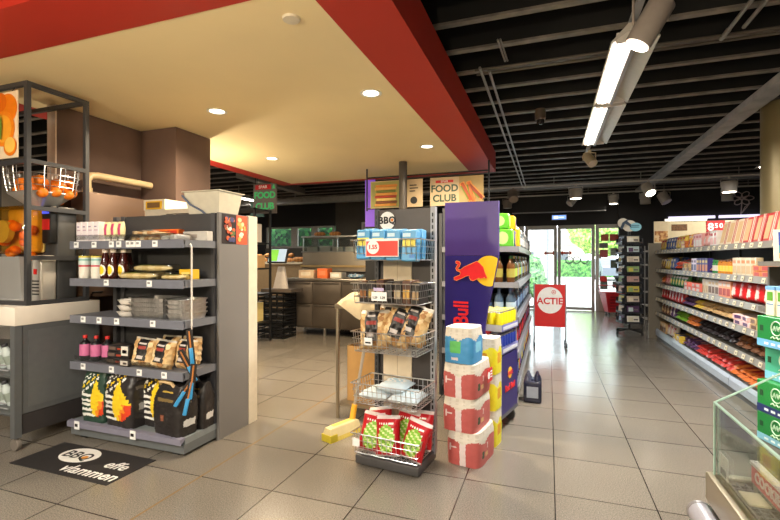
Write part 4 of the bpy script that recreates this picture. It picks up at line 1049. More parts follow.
for k, n in enumerate(('bottom', 'middle', 'top')):
    tp_top = inst(pack, (-.495 + (.012 if k == 0 else -.015), 2.965, .213 * k), n + ' pink toilet paper pack in the stack beside display stand', 'toilet paper', 'pink toilet paper packs', rot=(0, 0, PR))
b = B().box(-.001, .001, -.05, .05, -.045, .045, C(214, 36, 36, .4)); 
o = b.build('promotion_sticker', tp_top, tuple(Matrix.Rotation(-PR, 4, 'Z') @ Vector((-.365 + .51, 2.985 - 2.965, .545 - .426))), smooth=False, label='red promotion sticker')
B().disc(0, 0, .022, .024, .001, paper, 0, 14, Matrix.Translation((.0022, -.025, 0)) @ Matrix.Rotation(PI / 2, 4, 'Z')).build('white_disc', o)
for k in range(3): B().box(.001, .0018, .005, .042, -.02 + k * .018, -.012 + k * .018, paper).build('print_line', o)
bl = C(70, 146, 198, .4)
acc2 = [('front', .25, .6, .28, .62, C(96, 184, 96, .5)), ('right', .3, .7, .3, .6, C(130, 196, 222, .5)), ('front', .3, .5, .4, .44, strp), ('front', .3, .5, .1, .16, strp)]
inst(tp_pack('toilet_paper_pack', .195, .22, .225, bl, acc2, None, 2, 2, 6), (-.525, 2.92, .643), 'light blue toilet paper pack on top of the pink stack', 'toilet paper', rot=(0, 0, PR))
yp = tp_pack('kitchen_roll_pack', .2, .17, .25, C(240, 226, 40, .4), [('right', .3, .7, .3, .6, C(226, 160, 40, .5)), ('front', .2, .7, .3, .6, C(226, 160, 40, .5))], None, 2, 2, 8)
for k, n in enumerate(('bottom', 'middle', 'top')):
    inst(yp, (-.43, 3.245, .251 * k), n + ' yellow kitchen roll pack behind the pink toilet paper stack', 'kitchen roll', 'yellow kitchen roll packs', rot=(0, 0, PR))

# ------------------------------------------------------------------ energy drink display
RR = -.24
F = Vector((-.40, 3.36, 0)); FM = Matrix.Translation(F) @ Matrix.Rotation(RR, 4, 'Z')
def fw(x, y, z): return tuple(FM @ Vector((x, y, z)))
navy = M('display_navy', srgb(36, 26, 108), .4, var=.04, scale=3); navy_lit = M('display_navy_lit', srgb(66, 46, 122), .4, var=.04, scale=3)
t = thing('energy_drink_display', 'tall navy purple energy drink display with bull emblem', 'display', F, RR)
B().prism([(-.38, 1.335), (.055, 1.335), (.055, 1.735), (-.38, 1.75)], .018, navy_lit).build('header_board', t, smooth=False)  # header is lighter: stronger light on the tilted top, put into its colour
low = [(-.38, .03), (-.06, .03), (-.06, .6), (-.05, .8), (-.03, .93), (.0, 1.06), (.035, 1.22), (.055, 1.333), (-.38, 1.333)]
lb = B().prism(low, .018, navy).build('lower_board', t, smooth=False)
# emblem: yellow disc cut by the edge of the board and the red bull before it
yel = C(244, 196, 40, .4); bullred = C(222, 40, 48, .4)
cx_, cz_, r_ = -.018, 1.218, .114
pts = []
for i in range(40):
    a = 2 * PI * i / 40; x, z = cx_ + r_ * math.cos(a), cz_ + r_ * math.sin(a)
    pts.append((min(x, .035 + (z - 1.22) * .2 - .003), z))
B().prism(pts, .002, yel, Matrix.Translation((0, -.002, 0))).build('yellow_disc', lb, smooth=False)
bull = [(105,150),(125,140),(165,150),(180,180),(165,215),(140,240),(150,260),(180,255),(230,220),(300,190),(380,155),(410,145),(450,175),(495,220),(510,270),(530,320),(545,350),(530,370),(510,355),(480,365),(450,370),(430,360),(400,380),(350,400),(320,390),(300,360),(310,340),(280,335),(250,345),(210,365),(160,385),(120,400),(85,390),(85,360),(120,345),(165,330),(180,300),(165,285),(125,275),(108,240),(125,210),(145,190),(115,175)]
def bull_mesh(sc, ox, oz, T=None):
    b = B(); o = [((x - 310) * sc + ox, (270 - z) * sc + oz) for x, z in bull]; b.prism(o, .002, bullred, T)
    b.tube([(T @ Vector((x, 0, z))) for x, z in o], 3.5 * sc, C(240, 160, 70, .4), 5, closed=True); return b
bull_mesh(.000585, -.169, 1.218, Matrix.Translation((0, -.0045, 0))).build('red_bull_figure', lb, smooth=False)
me = text_mesh('Red Bull', .17, bullred, bold=.004)
me.transform(Matrix.Diagonal((.74, 1, 1, 1)))
me.transform(Matrix.Rotation(-PI / 2, 4, 'Y'))
link('lettering', me, lb, (-.238, -.003, .775))
bd = B().box(-.33, .05, .08, .46, .13, .575, navy).build('blue_body', t, smooth=False)
B().box(.0, .05, .05, .08, .13, .56, C(168, 160, 170, .5)).build('side_flap', t, smooth=False)
RT = Matrix.Translation((.052, .27, 0)) @ Matrix.Rotation(PI / 2, 4, 'Z')
B().disc(0, .42, .045, .045, .002, yel, 0, 24, RT).build('yellow_disc', bd, smooth=False)
b = bull_mesh(.00015, -.03, .42, RT @ Matrix.Translation((0, -.003, 0))); b2 = b
b.prism([(-(x - 310) * .00015 + .03, (270 - z) * .00015 + .42) for x, z in bull], .002, bullred, RT @ Matrix.Translation((0, -.003, 0)))
b.build('bull_figures', bd, smooth=False)
link('lettering', text_mesh('Red Bull', .07, bullred, bold=.0015), bd, (.053, .27, .31), (0, 0, PI / 2))
for k, z in enumerate((.59, .76)):
    tr = B().box(-.33, .05, .08, .46, z, z + .006, C(210, 210, 216, .4)).box(-.33, .05, .075, .08, z, z + .05, C(206, 206, 212, .4)).box(.05, .055, .08, .46, z, z + .05, C(120, 120, 180, .35)).build('can_tray', t, smooth=False)
    B().box(.055, .057, .1, .44, z + .01, z + .035, C(216, 216, 226, .4)).build('price_strip', tr)
b = B()
for x, y in ((-.32, .09), (-.32, .45), (.035, .45)): b.box(x, x + .012, y - .006, y + .006, .57, .92, C(150, 150, 156, .4))
b.build('post', t)
B().box(-.34, .05, .06, .48, .1, .13, C(96, 96, 100, .5)).build('dolly', t)
for x, y in ((-.28, .14), (0, .12), (0, .42), (-.28, .42)):
    B().lathe([(.042, -.014), (.046, 0), (.042, .014)], C(60, 56, 54, .6), seg=14, T=Matrix.Translation((x, y, .046)) @ Matrix.Rotation(PI / 2, 4, 'X')).box(x - .012, x + .012, y - .02, y + .02, .06, .1, lgrey).build('castor', t)
silver = M('can_silver', (.66, .67, .7), .3, .9)
yc = can('yellow_can', .028, .145, C(240, 226, 36, .3), C(236, 218, 40, .3)); bc = can('blue_can', .028, .14, C(44, 60, 150, .3), silver)
for nm, pr, z, gl in (('yellow', yc, .767, 'upper'), ('blue and silver', bc, .597, 'lower')):
    n = 0
    for i in range(6):
        for j in range(6):
            if not (i >= 4 or j == 0 or (nm == 'yellow' and i >= 2)): continue
            x, y = .017 - (5 - i) * .062, .115 + j * .062
            inst(pr, fw(x, y, z), '%s energy drink can, %s tray, %s from the right, %s from the front' % (nm, gl, ORD[5 - i], ORD[j]), 'can', nm + ' energy drink cans', rot=(0, 0, n)); n += 1

# ------------------------------------------------------------------ drinks gondola
DX0, DX1, DY0, DY1 = -.98, -.26, 4.22, 7.25
t = thing('drinks_rack', 'grey drinks shelf rack with bottles running towards the doors', 'shelf rack', (0, 0, 0))
B().box(-1.0, -.97, DY0, DY1, 0, 1.75, dgrey).box(-1.0, DX1 - .02, DY1, DY1 + .02, 0, 1.6, dgrey).build('back_panel', t)
for y in (DY0 + .02, 5.2, 6.2, DY1 - .05): B().box(-.97, -.93, y, y + .03, 0, 1.8, C(70, 70, 74, .5)).build('upright', t)
dlev = [1.42, 1.09, .77, .45]
for z in dlev:
    o = B().box(-.97, DX1 - .01, DY0, DY1, z - .03, z, sgrey).build('shelf', t, smooth=False)
    B().box(-.97, DX1 - .01, DY0 - .006, DY0, z - .045, z + .006, C(132, 132, 138, .4)).build('end_strip', o)
    B().prism([(0, -.05), (0, .008), (.012, .008), (.02, -.045)], DY1 - DY0, C(124, 126, 132, .35), Matrix.Translation((DX1 - .01, DY0, z))).build('price_strip', o, smooth=False)
o = B().box(-.97, DX1, DY0, DY1, .1, .14, sgrey).build('base_shelf', t, smooth=False)
B().box(-.95, DX1 - .03, DY0 + .03, DY1, 0, .1, C(80, 80, 84, .5)).build('plinth', o)
B().box(DX1, DX1 + .006, DY0, DY1, .09, .15, C(150, 154, 160, .3)).build('price_strip', o)
def mp(name, c1, c2, c3, w=.19, d=.13, h=.17):
    return carton(name, w, d, h, C(*c1, .3), [('fo', .22, .78, .15, .85, C(*c2, .4)), ('f', .42, .58, .3, .7, C(*c3, .4)), ('r', .2, .8, .2, .8, C(*c2, .4))], .012)
gm = mp('drink_multipack', (92, 176, 40), (180, 214, 130), (60, 120, 40)); ym = mp('drink_multipack', (240, 180, 30), (60, 60, 120), (240, 190, 50)); bm_ = mp('drink_multipack', (50, 56, 120), (236, 180, 60), (200, 60, 40))
inst(gm, (-.405, 4.32, dlev[0]), 'lower green drink multipack at near end on top of drinks rack', 'multipack', 'green multipacks')
inst(gm, (-.44, 4.33, dlev[0] + .172), 'upper green drink multipack on another at near end of drinks rack', 'multipack', 'green multipacks', scale=(1, 1, .85))
inst(gm, (-.62, 4.32, dlev[0]), 'green drink multipack farthest left at near end of drinks rack top', 'multipack', 'green multipacks')
inst(bm_, (-.40, 4.52, dlev[0]), 'navy drink multipack behind green ones on top of drinks rack', 'multipack')
inst(ym, (-.40, 4.52, dlev[0] + .172), 'upper yellow drink multipack with oval behind the green ones', 'multipack', 'yellow multipacks', scale=(1, 1, .8))
inst(ym, (-.37, 4.72, dlev[0]), 'lower yellow drink multipack farther back on top of drinks rack', 'multipack', 'yellow multipacks', scale=(1, 1, 1.2))
clr = glassy('bottle_clear', (.86, .9, .9), .3, .05)
def dk_b(i, body, lab, capc, r=.04, h=.26): return bottle('drink_bottle', r, h, body, capc, lab, neck=.4, shoulder=.66, lab=(.2, .52), seg=12)
amber = C(104, 66, 34, .15); grb = C(46, 76, 44, .15); clb = C(124, 134, 136, .12); blb = C(76, 96, 118, .12); drk = C(40, 36, 44, .2); gry = C(170, 166, 160, .25); rdb = C(150, 30, 34, .25)
pals = [
    [('pale grey', gry, C(220, 214, 206, .4), white, .042, .24), ('clear', clb, C(190, 200, 196, .4), C(90, 90, 96, .4), .04, .25)],
    [('amber', amber, C(160, 150, 70, .4), C(60, 120, 50, .4), .036, .25), ('green', grb, C(150, 186, 60, .4), C(220, 190, 60, .4), .036, .25), ('amber', amber, C(180, 120, 70, .4), C(30, 30, 34, .4), .036, .24), ('clear', clb, C(120, 150, 190, .4), white, .036, .25)],
    [('clear blue', blb, C(180, 200, 216, .4), C(70, 90, 130, .4), .042, .27), ('dark', drk, C(60, 80, 120, .4), C(30, 30, 40, .4), .042, .26), ('clear blue', blb, C(110, 140, 170, .4), white, .042, .27)],
    [('dark', drk, C(40, 60, 120, .4), C(40, 40, 60, .4), .045, .26), ('red', rdb, C(200, 50, 50, .4), C(200, 40, 40, .4), .045, .25), ('dark', drk, C(120, 30, 34, .4), black, .045, .26)],
    [('red', rdb, C(206, 60, 60, .4), C(220, 60, 50, .4), .05, .27), ('dark blue', C(30, 36, 70, .2), C(60, 80, 160, .4), C(40, 60, 140, .4), .05, .27), ('dark', drk, C(206, 190, 60, .4), black, .05, .27)]]
for li, z in enumerate(dlev + [.14]):
    prs = [(nm, dk_b(0, bd_, lb_, cp_, r_, h_), r_) for nm, bd_, lb_, cp_, r_, h_ in pals[li]]
    k = 0; y = DY0 + .06
    while y < DY1 - .06:
        if not (li == 0 and y < 4.86):
            nm, pr, r_ = prs[(k // 2 + (k // 5)) % len(prs)]
            inst(pr, (DX1 - .075, y, z), '%s drink bottle, %s aisle shelf of drinks rack, %s from near end' % (nm, ORD[li], ORD[k]), 'bottle', 'drink bottles facing the aisle')
        y += .118; k += 1
    if li:
        for k in range(4):
            nm, pr, r_ = prs[k % len(prs)]
            inst(pr, (DX1 - .18 - k * .105, DY0 + .06, z), '%s drink bottle at near end of drinks rack, %s shelf, %s from aisle' % (nm, ORD[li], ORD[k]), 'bottle', 'drink bottles at the near end')

# bottle pack on the floor
t = thing('bottle_pack', 'dark shrink wrapped six pack of bottles standing on the floor', 'drink pack', (-.14, 4.34, 0))
nv = C(34, 36, 56, .25)
B().rbox(-.078, .078, -.1, .1, 0, .2, nv, .02, 3).build('shrink_wrap', t)
B().box(-.05, .05, -.103, -.1, .05, .15, C(150, 156, 170, .3)).build('front_label', t)
for x in (-.04, .04):
    for y in (-.065, 0, .065): B().lathe([(.03, .19), (.028, .215), (.013, .235), (.013, .255), (.011, .258)], nv if (x > 0) else C(70, 72, 90, .3), x, y, 12).build('bottle_top', t)
# ------------------------------------------------------------------ promotion sign on castors
t = thing('promotion_sign', 'red promotion sign board on castors with white oval', 'sign', (.015, 7.17, 0), .05)
B().box(-.22, .22, 0, .012, .29, .93, C(206, 34, 32, .4)).build('board', t, smooth=False)
B().disc(0, .69, .185, .2, .003, white, -.003, 36).build('white_oval', t)
link('lettering', text_mesh('ACTIE', .135, C(206, 34, 32, .4), bold=.004), t, (0, -.0045, .675))
b = B()
for i in range(9):
    a = 2 * PI * i / 9
b.tube([(.055 + .028 * math.cos(2 * PI * i / 16), -.005, .815 + .028 * math.sin(2 * PI * i / 16)) for i in range(16)], .004, C(206, 34, 32, .4), 5, closed=True)
b.prism([(.04, .808), (.07, .808), (.055, .832)], .003, C(206, 34, 32, .4), Matrix.Translation((0, -.006, 0))); b.build('round_emblem', t)
for x in (-.225, .225):
    B().tube([(x, .006, .06), (x, .006, .94)], .011, lgrey, 10).build('post', t)
    B().tube([(x, -.14, .07), (x, .15, .07)], .011, lgrey, 8).build('foot_bar', t)
    for y in (-.13, .14): B().lathe([(.03, -.012), (.034, 0), (.03, .012)], C(70, 72, 80, .5), seg=14, T=Matrix.Translation((x, y, .034)) @ Matrix.Rotation(PI / 2, 4, 'Y')).build('castor', t)
# red shopping basket on wheels by the door
t = thing('rolling_basket', 'red plastic rolling shopping basket tilted beside the doors', 'shopping basket', (1.43, 11.75, 0), .3)
b = B(); rb_ = C(196, 36, 44, .4)
rows = [[Vector((sx * w_, sy * d_ + yo, z)) for sx, sy in ((-1, -1), (1, -1), (1, 1), (-1, 1))] for z, w_, d_, yo in ((.07, .15, .11, 0), (.5, .22, .18, .05), (.53, .235, .195, .05), (.53, .215, .175, .05), (.09, .14, .1, 0))]
vs = sew(b, rows, lambda i, j: rb_); b.bm.faces.new(vs[0][::-1]); b.bm.faces.new(vs[-1]); b.build('tub', t, smooth=False)
b = B()
for k in range(5): b.box(-.13 - .003 * k, .13 + .003 * k, -.135 - .013 * k, -.125 - .013 * k, .14 + .07 * k, .17 + .07 * k, C(150, 24, 30, .4))
b.build('front_slots', t)
B().tube([(-.2, .22, .52), (-.2, .32, .68), (.2, .32, .68), (.2, .22, .52)], .014, C(180, 30, 36, .4), 8).build('handle', t)
for x in (-.12, .12):
    for y in (-.07, .09): B().lathe([(.03, -.012), (.035, 0), (.03, .012)], black, seg=12, T=Matrix.Translation((x, y, .035)) @ Matrix.Rotation(PI / 2, 4, 'Y')).build('wheel', t)

# ------------------------------------------------------------------ postcard spinner
t = thing('card_spinner', 'black revolving greeting card spinner near the doors', 'card spinner', (1.335, 8.8, 0), .25)
B().tube([(0, 0, .07), (0, 0, 1.8)], .02, black, 10).build('column', t)
for a in range(4):
    c_, s_ = math.cos(a * PI / 2 + .4), math.sin(a * PI / 2 + .4)
    o = B().tube([(0, 0, .085), (.27 * c_, .27 * s_, .06)], .014, black, 8).build('leg', t)
    B().lathe([(.024, -.01), (.028, 0), (.024, .01)], rubber, seg=12, T=Matrix.Translation((.265 * c_, .265 * s_, .028)) @ Matrix.Rotation(PI / 2, 4, 'X')).build('castor', o)
b = B()
pk_ = C(40, 42, 48, .4)
for k in range(9):
    z = .2 + k * .172
    for a in range(4):
        T = Matrix.Rotation(a * PI / 2, 4, 'Z')
        b.box(-.13, .13, -.175, -.14, z, z + .006, pk_, T).box(-.13, .13, -.178, -.174, z, z + .035, pk_, T).box(-.13, .13, -.12, -.115, z, z + .15, pk_, T)
        b.box(-.13, -.127, -.175, -.12, z, z + .1, pk_, T).box(.127, .13, -.175, -.12, z, z + .1, pk_, T)
b.build('card_pockets', t)
o = B().disc(0, 1.9, .12, .1, .012, C(214, 206, 190, .5), -.006, 26).disc(-.11, 1.95, .09, .085, .012, C(214, 206, 190, .5), -.006, 22).disc(.1, 1.88, .1, .075, .012, C(130, 190, 206, .5), -.008, 22).build('topper_sign', t, smooth=False)
B().prism([(-.16, 1.86), (-.12, 1.96), (-.06, 2.0), (-.02, 2.02), (-.04, 1.98), (.02, 1.93), (.03, 1.86), (-.01, 1.9), (-.08, 1.94), (-.1, 1.88), (-.13, 1.84)], .004, C(50, 70, 90, .5), Matrix.Translation((0, -.012, 0))).build('dolphin_print', o, smooth=False)
for k in range(2): B().box(.03, .16, -.0125, -.008, 1.87 + .03 * k, 1.885 + .03 * k, C(60, 110, 130, .5)).build('print_line', o)
cards = [(226, 220, 206), (190, 206, 206), (200, 160, 150), (84, 54, 90), (216, 206, 180), (150, 180, 120), (206, 190, 170), (180, 200, 220), (226, 214, 190), (214, 200, 90)]
CM = Matrix.Translation((1.335, 8.8, 0)) @ Matrix.Rotation(.25, 4, 'Z')
for k in range(9):
    for a, sn in ((0, 'front'), (3, 'left')):
        c1 = cards[(k * 3 + a) % 10]; c2 = cards[(k * 7 + a + 4) % 10]
        pr = carton('greeting_card', .2, .006, .125, C(*c1, .5), [('f', .12, .5, .25, .8, C(*c2, .5)), ('f', .55, .9, .4, .6, C(110, 100, 100, .5))], .001)
        p = CM @ Matrix.Rotation(a * PI / 2, 4, 'Z') @ Vector((0, -.15, .2 + k * .172 + .008))
        inst(pr, p, 'greeting card in the %s row from below on the %s side of card spinner' % (ORD[k], sn), 'card', 'greeting cards on the spinner', rot=(-.12, 0, .25 + a * PI / 2))
t = thing('wire_rack', 'narrow grey wire rack between card spinner and snack shelves', 'rack', (1.6, 8.95, 0))
for x in (0, .3):
    for y in (0, .35): B().tube([(x, y, 0), (x, y, 1.55)], .009, C(110, 106, 100, .4), 8).build('post', t)
for k in range(6): 
    b = B()
    for j in range(7): b.tube([(0, j * .058, .25 + k * .24), (.3, j * .058, .25 + k * .24)], .004, C(150, 146, 140, .4), 5)
    b.box(-.004, .304, -.006, 0, .24 + k * .24, .27 + k * .24, C(130, 124, 116, .4)); b.build('shelf', t)
# ------------------------------------------------------------------ kitchen area seen between the racks
# steel work table with box and broom
t = thing('work_table', 'steel work table partly hidden behind the display stand', 'table', (-1.66, 3.3, 0))
tst = M('table_steel', srgb(158, 146, 126), .35, .8, var=.08, scale=3)
B().rbox(0, .62, 0, .6, .9, .94, tst, .006).build('tabletop', t)
for x in (.02, .6):
    for y in (.02, .58): B().tube([(x, y, 0), (x, y, .9)], .016, tst, 10).build('leg', t)
b = B().box(.02, .6, .02, .58, .1, .12, tst); b.build('lower_shelf', t)
b = B(); r = random.Random(4); lin = C(222, 206, 172, .8)
rows = []
for i in range(15):
    u = i / 14; rw = []
    for j in range(10):
        v = j / 9; x = u * .46; y = -.03 + v * .32
        if j == 0: z = -.13 * max(0, 1 - abs(u - .42) / .42) + .004 + r.uniform(0, .004)
        else: z = .004 + .085 * math.sin(PI * min(1, u * 1.5 + .06)) ** .7 * math.sin(PI * min(1, v * 1.05)) ** .6 + r.uniform(0, .012)
        if j == 1: y = -.012; z = .012 + .02 * math.sin(u * 9) ** 2
        rw.append(Vector((x, y, max(z, .003) if j else z)))
    rows.append(rw)
sew(b, rows, lambda i, j: lin, False)
bmesh.ops.solidify(b.bm, geom=b.bm.faces[:], thickness=.003)
tag(b.build('linen_cloth', None, (-1.62, 3.3, .944)), 'beige linen cloth draped over the steel work table', 'cloth')
t = thing('cardboard_box', 'open cardboard box on the lower shelf of work table', 'box', (-1.60, 3.42, .12), -.15)
for q in ((0, .34, 0, .006), (0, .34, .30, .306), (0, .006, 0, .3), (.334, .34, 0, .3)): B().box(q[0], q[1], q[2], q[3], 0, .46, cardboard).build('side', t, smooth=False)
B().box(0, .34, 0, .3, 0, .006, cardboard).build('bottom', t)
t = thing('broom', 'yellow bristled broom leaning beside the display stand', 'broom', (-1.44, 2.99, 0))
hp = Matrix.Rotation(1.2, 4, 'Z')
def hq(x, y, z): return tuple(hp @ Vector((x, y, z)))
b = B(); rows = []
for z, w_, d_ in ((0, .15, .05), (.03, .155, .045), (.09, .14, .03), (.1, .1, .02)):
    rows.append([Vector(hq(sx * w_, sy * d_, z)) for sx, sy in ((-1, -1), (1, -1), (1, 1), (-1, 1))])
vs = sew(b, rows, lambda i, j: C(206, 182, 84, .8, bump=.4) if i == 0 else C(206, 190, 140, .8)); b.bm.faces.new(vs[0][::-1]); b.bm.faces.new(vs[-1]); b.build('bristle_head', t, smooth=False)
B().box(-.155, -.09, -.05, .05, .0, .05, C(190, 170, 40, .7), hp).build('yellow_tip', t)
B().tube([hq(.1, 0, .08), hq(.13, .0, .2)], .022, C(236, 170, 40, .5), 12).build('socket', t)
B().tube([hq(.13, .0, .2), hq(.22, -.06, .82)], .012, C(176, 166, 150, .4), 10).build('handle', t)

# refrigerated drawer counter
t = thing('drawer_counter', 'dark steel refrigerated counter with two rows of drawers', 'counter', (-4.36, 6.75, 0))
B().box(0, 2.2, 0, .68, .14, .94, dsteel).build('body', t, smooth=False)
B().rbox(-.02, 2.22, -.03, .7, .94, .985, M('counter_top_steel', (.5, .45, .38), .3, 1., var=.08, scale=3), .006).build('worktop', t)
for k in range(4):
    for j in range(2):
        o = B().rbox(.02 + k * .545, .545 + k * .545, -.02, 0, .17 + j * .385, .54 + j * .385, dsteel, .006).build('drawer', t)
        B().box(.05 + k * .545, .52 + k * .545, -.03, -.02, .5 + j * .385, .53 + j * .385, C(60, 52, 44, .4)).build('handle', o)
for x in (.05, .75, 1.45, 2.12):
    for y in (.06, .6): B().lathe([(.02, 0), (.025, .02), (.025, .14)], steel, x, y, 10).build('leg', t)
# things on the drawer counter
for k, (x, y, c, w_, d_, h_, lab) in enumerate([(-4.02, 7.0, (222, 190, 150), .3, .22, .14, 'beige food box leftmost on the drawer counter'), (-3.7, 6.98, (230, 110, 50), .2, .18, .17, 'orange food box on the drawer counter'), (-3.46, 7.02, (226, 214, 190), .22, .2, .1, 'cream food tub right of the orange box'), (-2.62, 7.0, (206, 190, 150), .5, .3, .1, 'beige cutting boards stacked on the drawer counter')]):
    inst(carton('food_box', w_, d_, h_, C(*c, .5), [('f', .15, .8, .3, .75, C(min(255, c[0] + 16), min(255, c[1] + 30), min(255, c[2] + 40), .5)), ('t', .1, .9, .1, .9, C(236, 226, 206, .5))]), (x, y, .985), lab, 'box')
b = B(); r = random.Random(9); rows = []
for i in range(9):
    v = i / 8; rr = (1 - abs(2 * v - 1) ** 2) ** .5 if 0 < i < 8 else .1
    rows.append([Vector(((v - .5) * .3, .1 * rr * math.cos(2 * PI * j / 10) + r.uniform(-.02, .02), max(0, .04 * (1 + rr * math.sin(2 * PI * j / 10)) + r.uniform(-.012, .012)))) for j in range(10)])
vs = sew(b, rows, lambda i, j: C(120, 160, 186, .8) if (i + j) % 3 else C(206, 214, 220, .8)); b.bm.faces.new(vs[0]); b.bm.faces.new(vs[-1][::-1])
tag(b.build('checked_cloth', None, (-3.1, 6.98, .985)), 'crumpled blue and white cloth on the drawer counter', 'cloth')

# refrigerated glass display behind it
t = thing('glass_display', 'steel counter with glass display case behind the drawer counter', 'display case', (-4.6, 7.75, 0))
wst = M('gold_lit_steel', (.6, .52, .4), .32, 1., var=.08, scale=3)
B().box(0, 2.3, .05, .75, 0, 1.06, C(58, 52, 46, .5)).build('cabinet', t, smooth=False)
B().prism([(0, 1.08), (2.3, 1.08), (2.3, 1.45), (0, 1.45)], .7, wst).build('steel_hood', t, smooth=False)
B().box(-.02, 2.32, -.05, .72, 1.16, 1.2, C(206, 176, 120, .35, metal=.5)).build('front_rail', t)
B().box(-.02, 2.32, -.02, .72, 1.45, 1.47, steel).build('display_floor', t)
B().box(0, 2.3, -.0, .006, 1.47, 1.74, glass).box(0, .006, 0, .7, 1.47, 1.74, glass).box(2.294, 2.3, 0, .7, 1.47, 1.74, glass).build('glass_panes', t, smooth=False)
B().box(-.02, 2.32, -.02, .72, 1.74, 1.77, steel).build('top_shelf', t)
for x in (0, .75, 1.5, 2.28): B().box(x, x + .02, .0, .02, 1.47, 1.74, steel).build('post', t)
for k in range(8):
    inst(carton('steel_container', .24, .3, .09, steel, [('t', .08, .92, .08, .92, C(*[(120, 80, 50), (170, 60, 40), (90, 120, 50), (210, 190, 130), (80, 50, 40), (196, 150, 70), (60, 40, 36), (140, 40, 46)][k], .7, bump=.3))]), (-4.44 + k * .28, 8.0, 1.47), '%s food container from the left in the glass display' % ORD[k], 'container', 'food containers in the glass display')
loafm = [C(196, 140, 80, .7), C(176, 116, 62, .7)]
def bread(w, d, h, seed):
    b = B(); rows = []
    for i in range(9):
        v = i / 8; rr = (1 - abs(2 * v - 1) ** 3) ** .5 if 0 < i < 8 else .15
        rows.append([Vector(((v - .5) * w, math.cos(2 * PI * j / 12) * d / 2 * rr, h * .45 + math.sin(2 * PI * j / 12) * h * .45 * rr)) for j in range(12)])
    vs = sew(b, rows, lambda i, j: loafm[i % 2]); b.bm.faces.new(vs[0]); b.bm.faces.new(vs[-1][::-1])
    return ('bread_loaf', b.mesh('bread_loaf'), [])
bl_ = bread(.26, .14, .11, 1)
for k in range(4): inst(bl_, (-4.35 + .34 * k + (.5 if k > 1 else 0), 8.0, 1.77), '%s bread loaf from the left on top of the glass display' % ORD[k], 'bread', 'bread loaves on the glass display')
# low bakery counter with breads beneath the hedge windows
t = thing('bakery_counter', 'pale counter with breads under the hedge windows', 'counter', (-7.4, 9.4, 0))
B().box(0, 2.6, 0, .6, 0, 1.2, C(150, 122, 84, .6)).build('body', t, smooth=False); B().box(-.03, 2.63, -.03, .62, 1.2, 1.25, C(214, 196, 160, .5)).build('worktop', t)
for k in range(9): inst(bl_, (-7.2 + .28 * k, 9.6, 1.25), '%s bread loaf from the left on the bakery counter' % ORD[k], 'bread', 'bread loaves on the bakery counter', rot=(0, 0, .3 * (k % 3)), scale=1.0 + .25 * (k % 2))
for k in range(4): inst(bl_, (-7.0 + .33 * k, 9.6, 1.355 + .02 * (k % 2)), '%s upper bread loaf from the left heaped on the bakery counter' % ORD[k], 'bread', 'bread loaves on the bakery counter', rot=(0, 0, 1 + .4 * k))
# framed notice on the wall
t = thing('framed_notice', 'white framed notice on the grey back wall', 'notice', (-4.9, BW - .02, 2.02))
B().box(-.42, .42, 0, .02, -.4, .42, C(214, 208, 206, .5)).build('frame', t); B().box(-.36, .36, -.004, 0, -.34, .36, C(170, 160, 166, .5)).build('sheet', t)
for k in range(6): B().box(-.3, .28, -.006, -.004, -.24 + k * .09, -.21 + k * .09, C(130, 120, 126, .5)).build('print_line', t)
# cash desk screen on stand over black crates
for k in range(7):
    b = B()
    for q in ((0, .5, 0, .02), (0, .5, .38, .4), (0, .02, 0, .4), (.48, .5, 0, .4)):
        b.box(q[0], q[1], q[2], q[3], 0, .018, black).box(q[0], q[1], q[2], q[3], .04, .058, black).box(q[0], q[1], q[2], q[3], .085, .108, black)
    for x in (0, .12, .24, .36, .485):
        for y in (0, .388): b.box(x, x + .015, y, y + .012, .018, .085, black)
    b.box(0, .5, 0, .4, 0, .008, black)
    tag(b.build('plastic_crate', None, (-4.6, 6.3, .11 * k), smooth=False), 'black plastic crate, %s from the floor in the stack under the screen' % ORD[k], 'crate', 'stacked black crates')
t = thing('order_screen', 'tilted order screen showing green panel on black crates', 'screen', (-4.24, 6.45, .77))
B().box(-.27, .3, -.18, .2, 0, .05, C(84, 74, 64, .5)).build('base_plate', t)
B().prism([(-.16, .05), (.12, .05), (.05, .42), (-.06, .42)], .04, C(206, 196, 186, .4)).build('stand', t, smooth=False)
sc_ = B().rbox(-.17, .19, -.02, .02, -.13, .13, black, .008).build('display', t, (.0, -.1, .6), (-.35, 0, 0))
B().box(-.15, .17, -.023, -.02, -.11, .11, emis('screen_grey', srgb(150, 170, 190), .8)).build('lit_screen', sc_)
B().box(-.14, .02, -.026, -.023, -.1, .1, emis('screen_green', srgb(120, 190, 60), .9)).build('green_panel', sc_)
# black open rack behind the barbecue rack end
t = thing('storage_rack', 'tall black open rack holding goods behind barbecue rack end', 'rack', (-4.86, 5.7, 0))
for x in (0, .62):
    for y in (0, .4): B().box(x, x + .03, y, y + .03, 0, 2.1, black).build('post', t)
for z in (.3, .75, 1.15, 1.55, 2.07): B().box(0, .65, 0, .43, z, z + .025, black).build('shelf', t)
for k, (x, z, c, w_, h_, lab) in enumerate([(-4.6, .775, (206, 170, 120), .3, .26, 'beige carton on the second shelf of black rack'), (-4.4, 1.175, (190, 150, 100), .22, .2, 'tan carton on the third shelf of black rack'), (-4.68, 1.175, (120, 60, 40), .2, .24, 'red brown carton on the third shelf of black rack'), (-4.52, 1.575, (226, 214, 200), .34, .3, 'white bag carton on the fourth shelf of black rack'), (-4.52, .325, (214, 190, 120), .4, .3, 'yellowish carton on the lowest shelf of black rack')]):
    inst(carton('goods_carton', w_, .3, h_, C(*c, .6), [('f', .1, .6, .5, .8, C(236, 226, 210, .5)), ('f', .2, .9, .15, .3, C(120, 90, 70, .5))]), (x, 5.92, z), lab, 'carton')

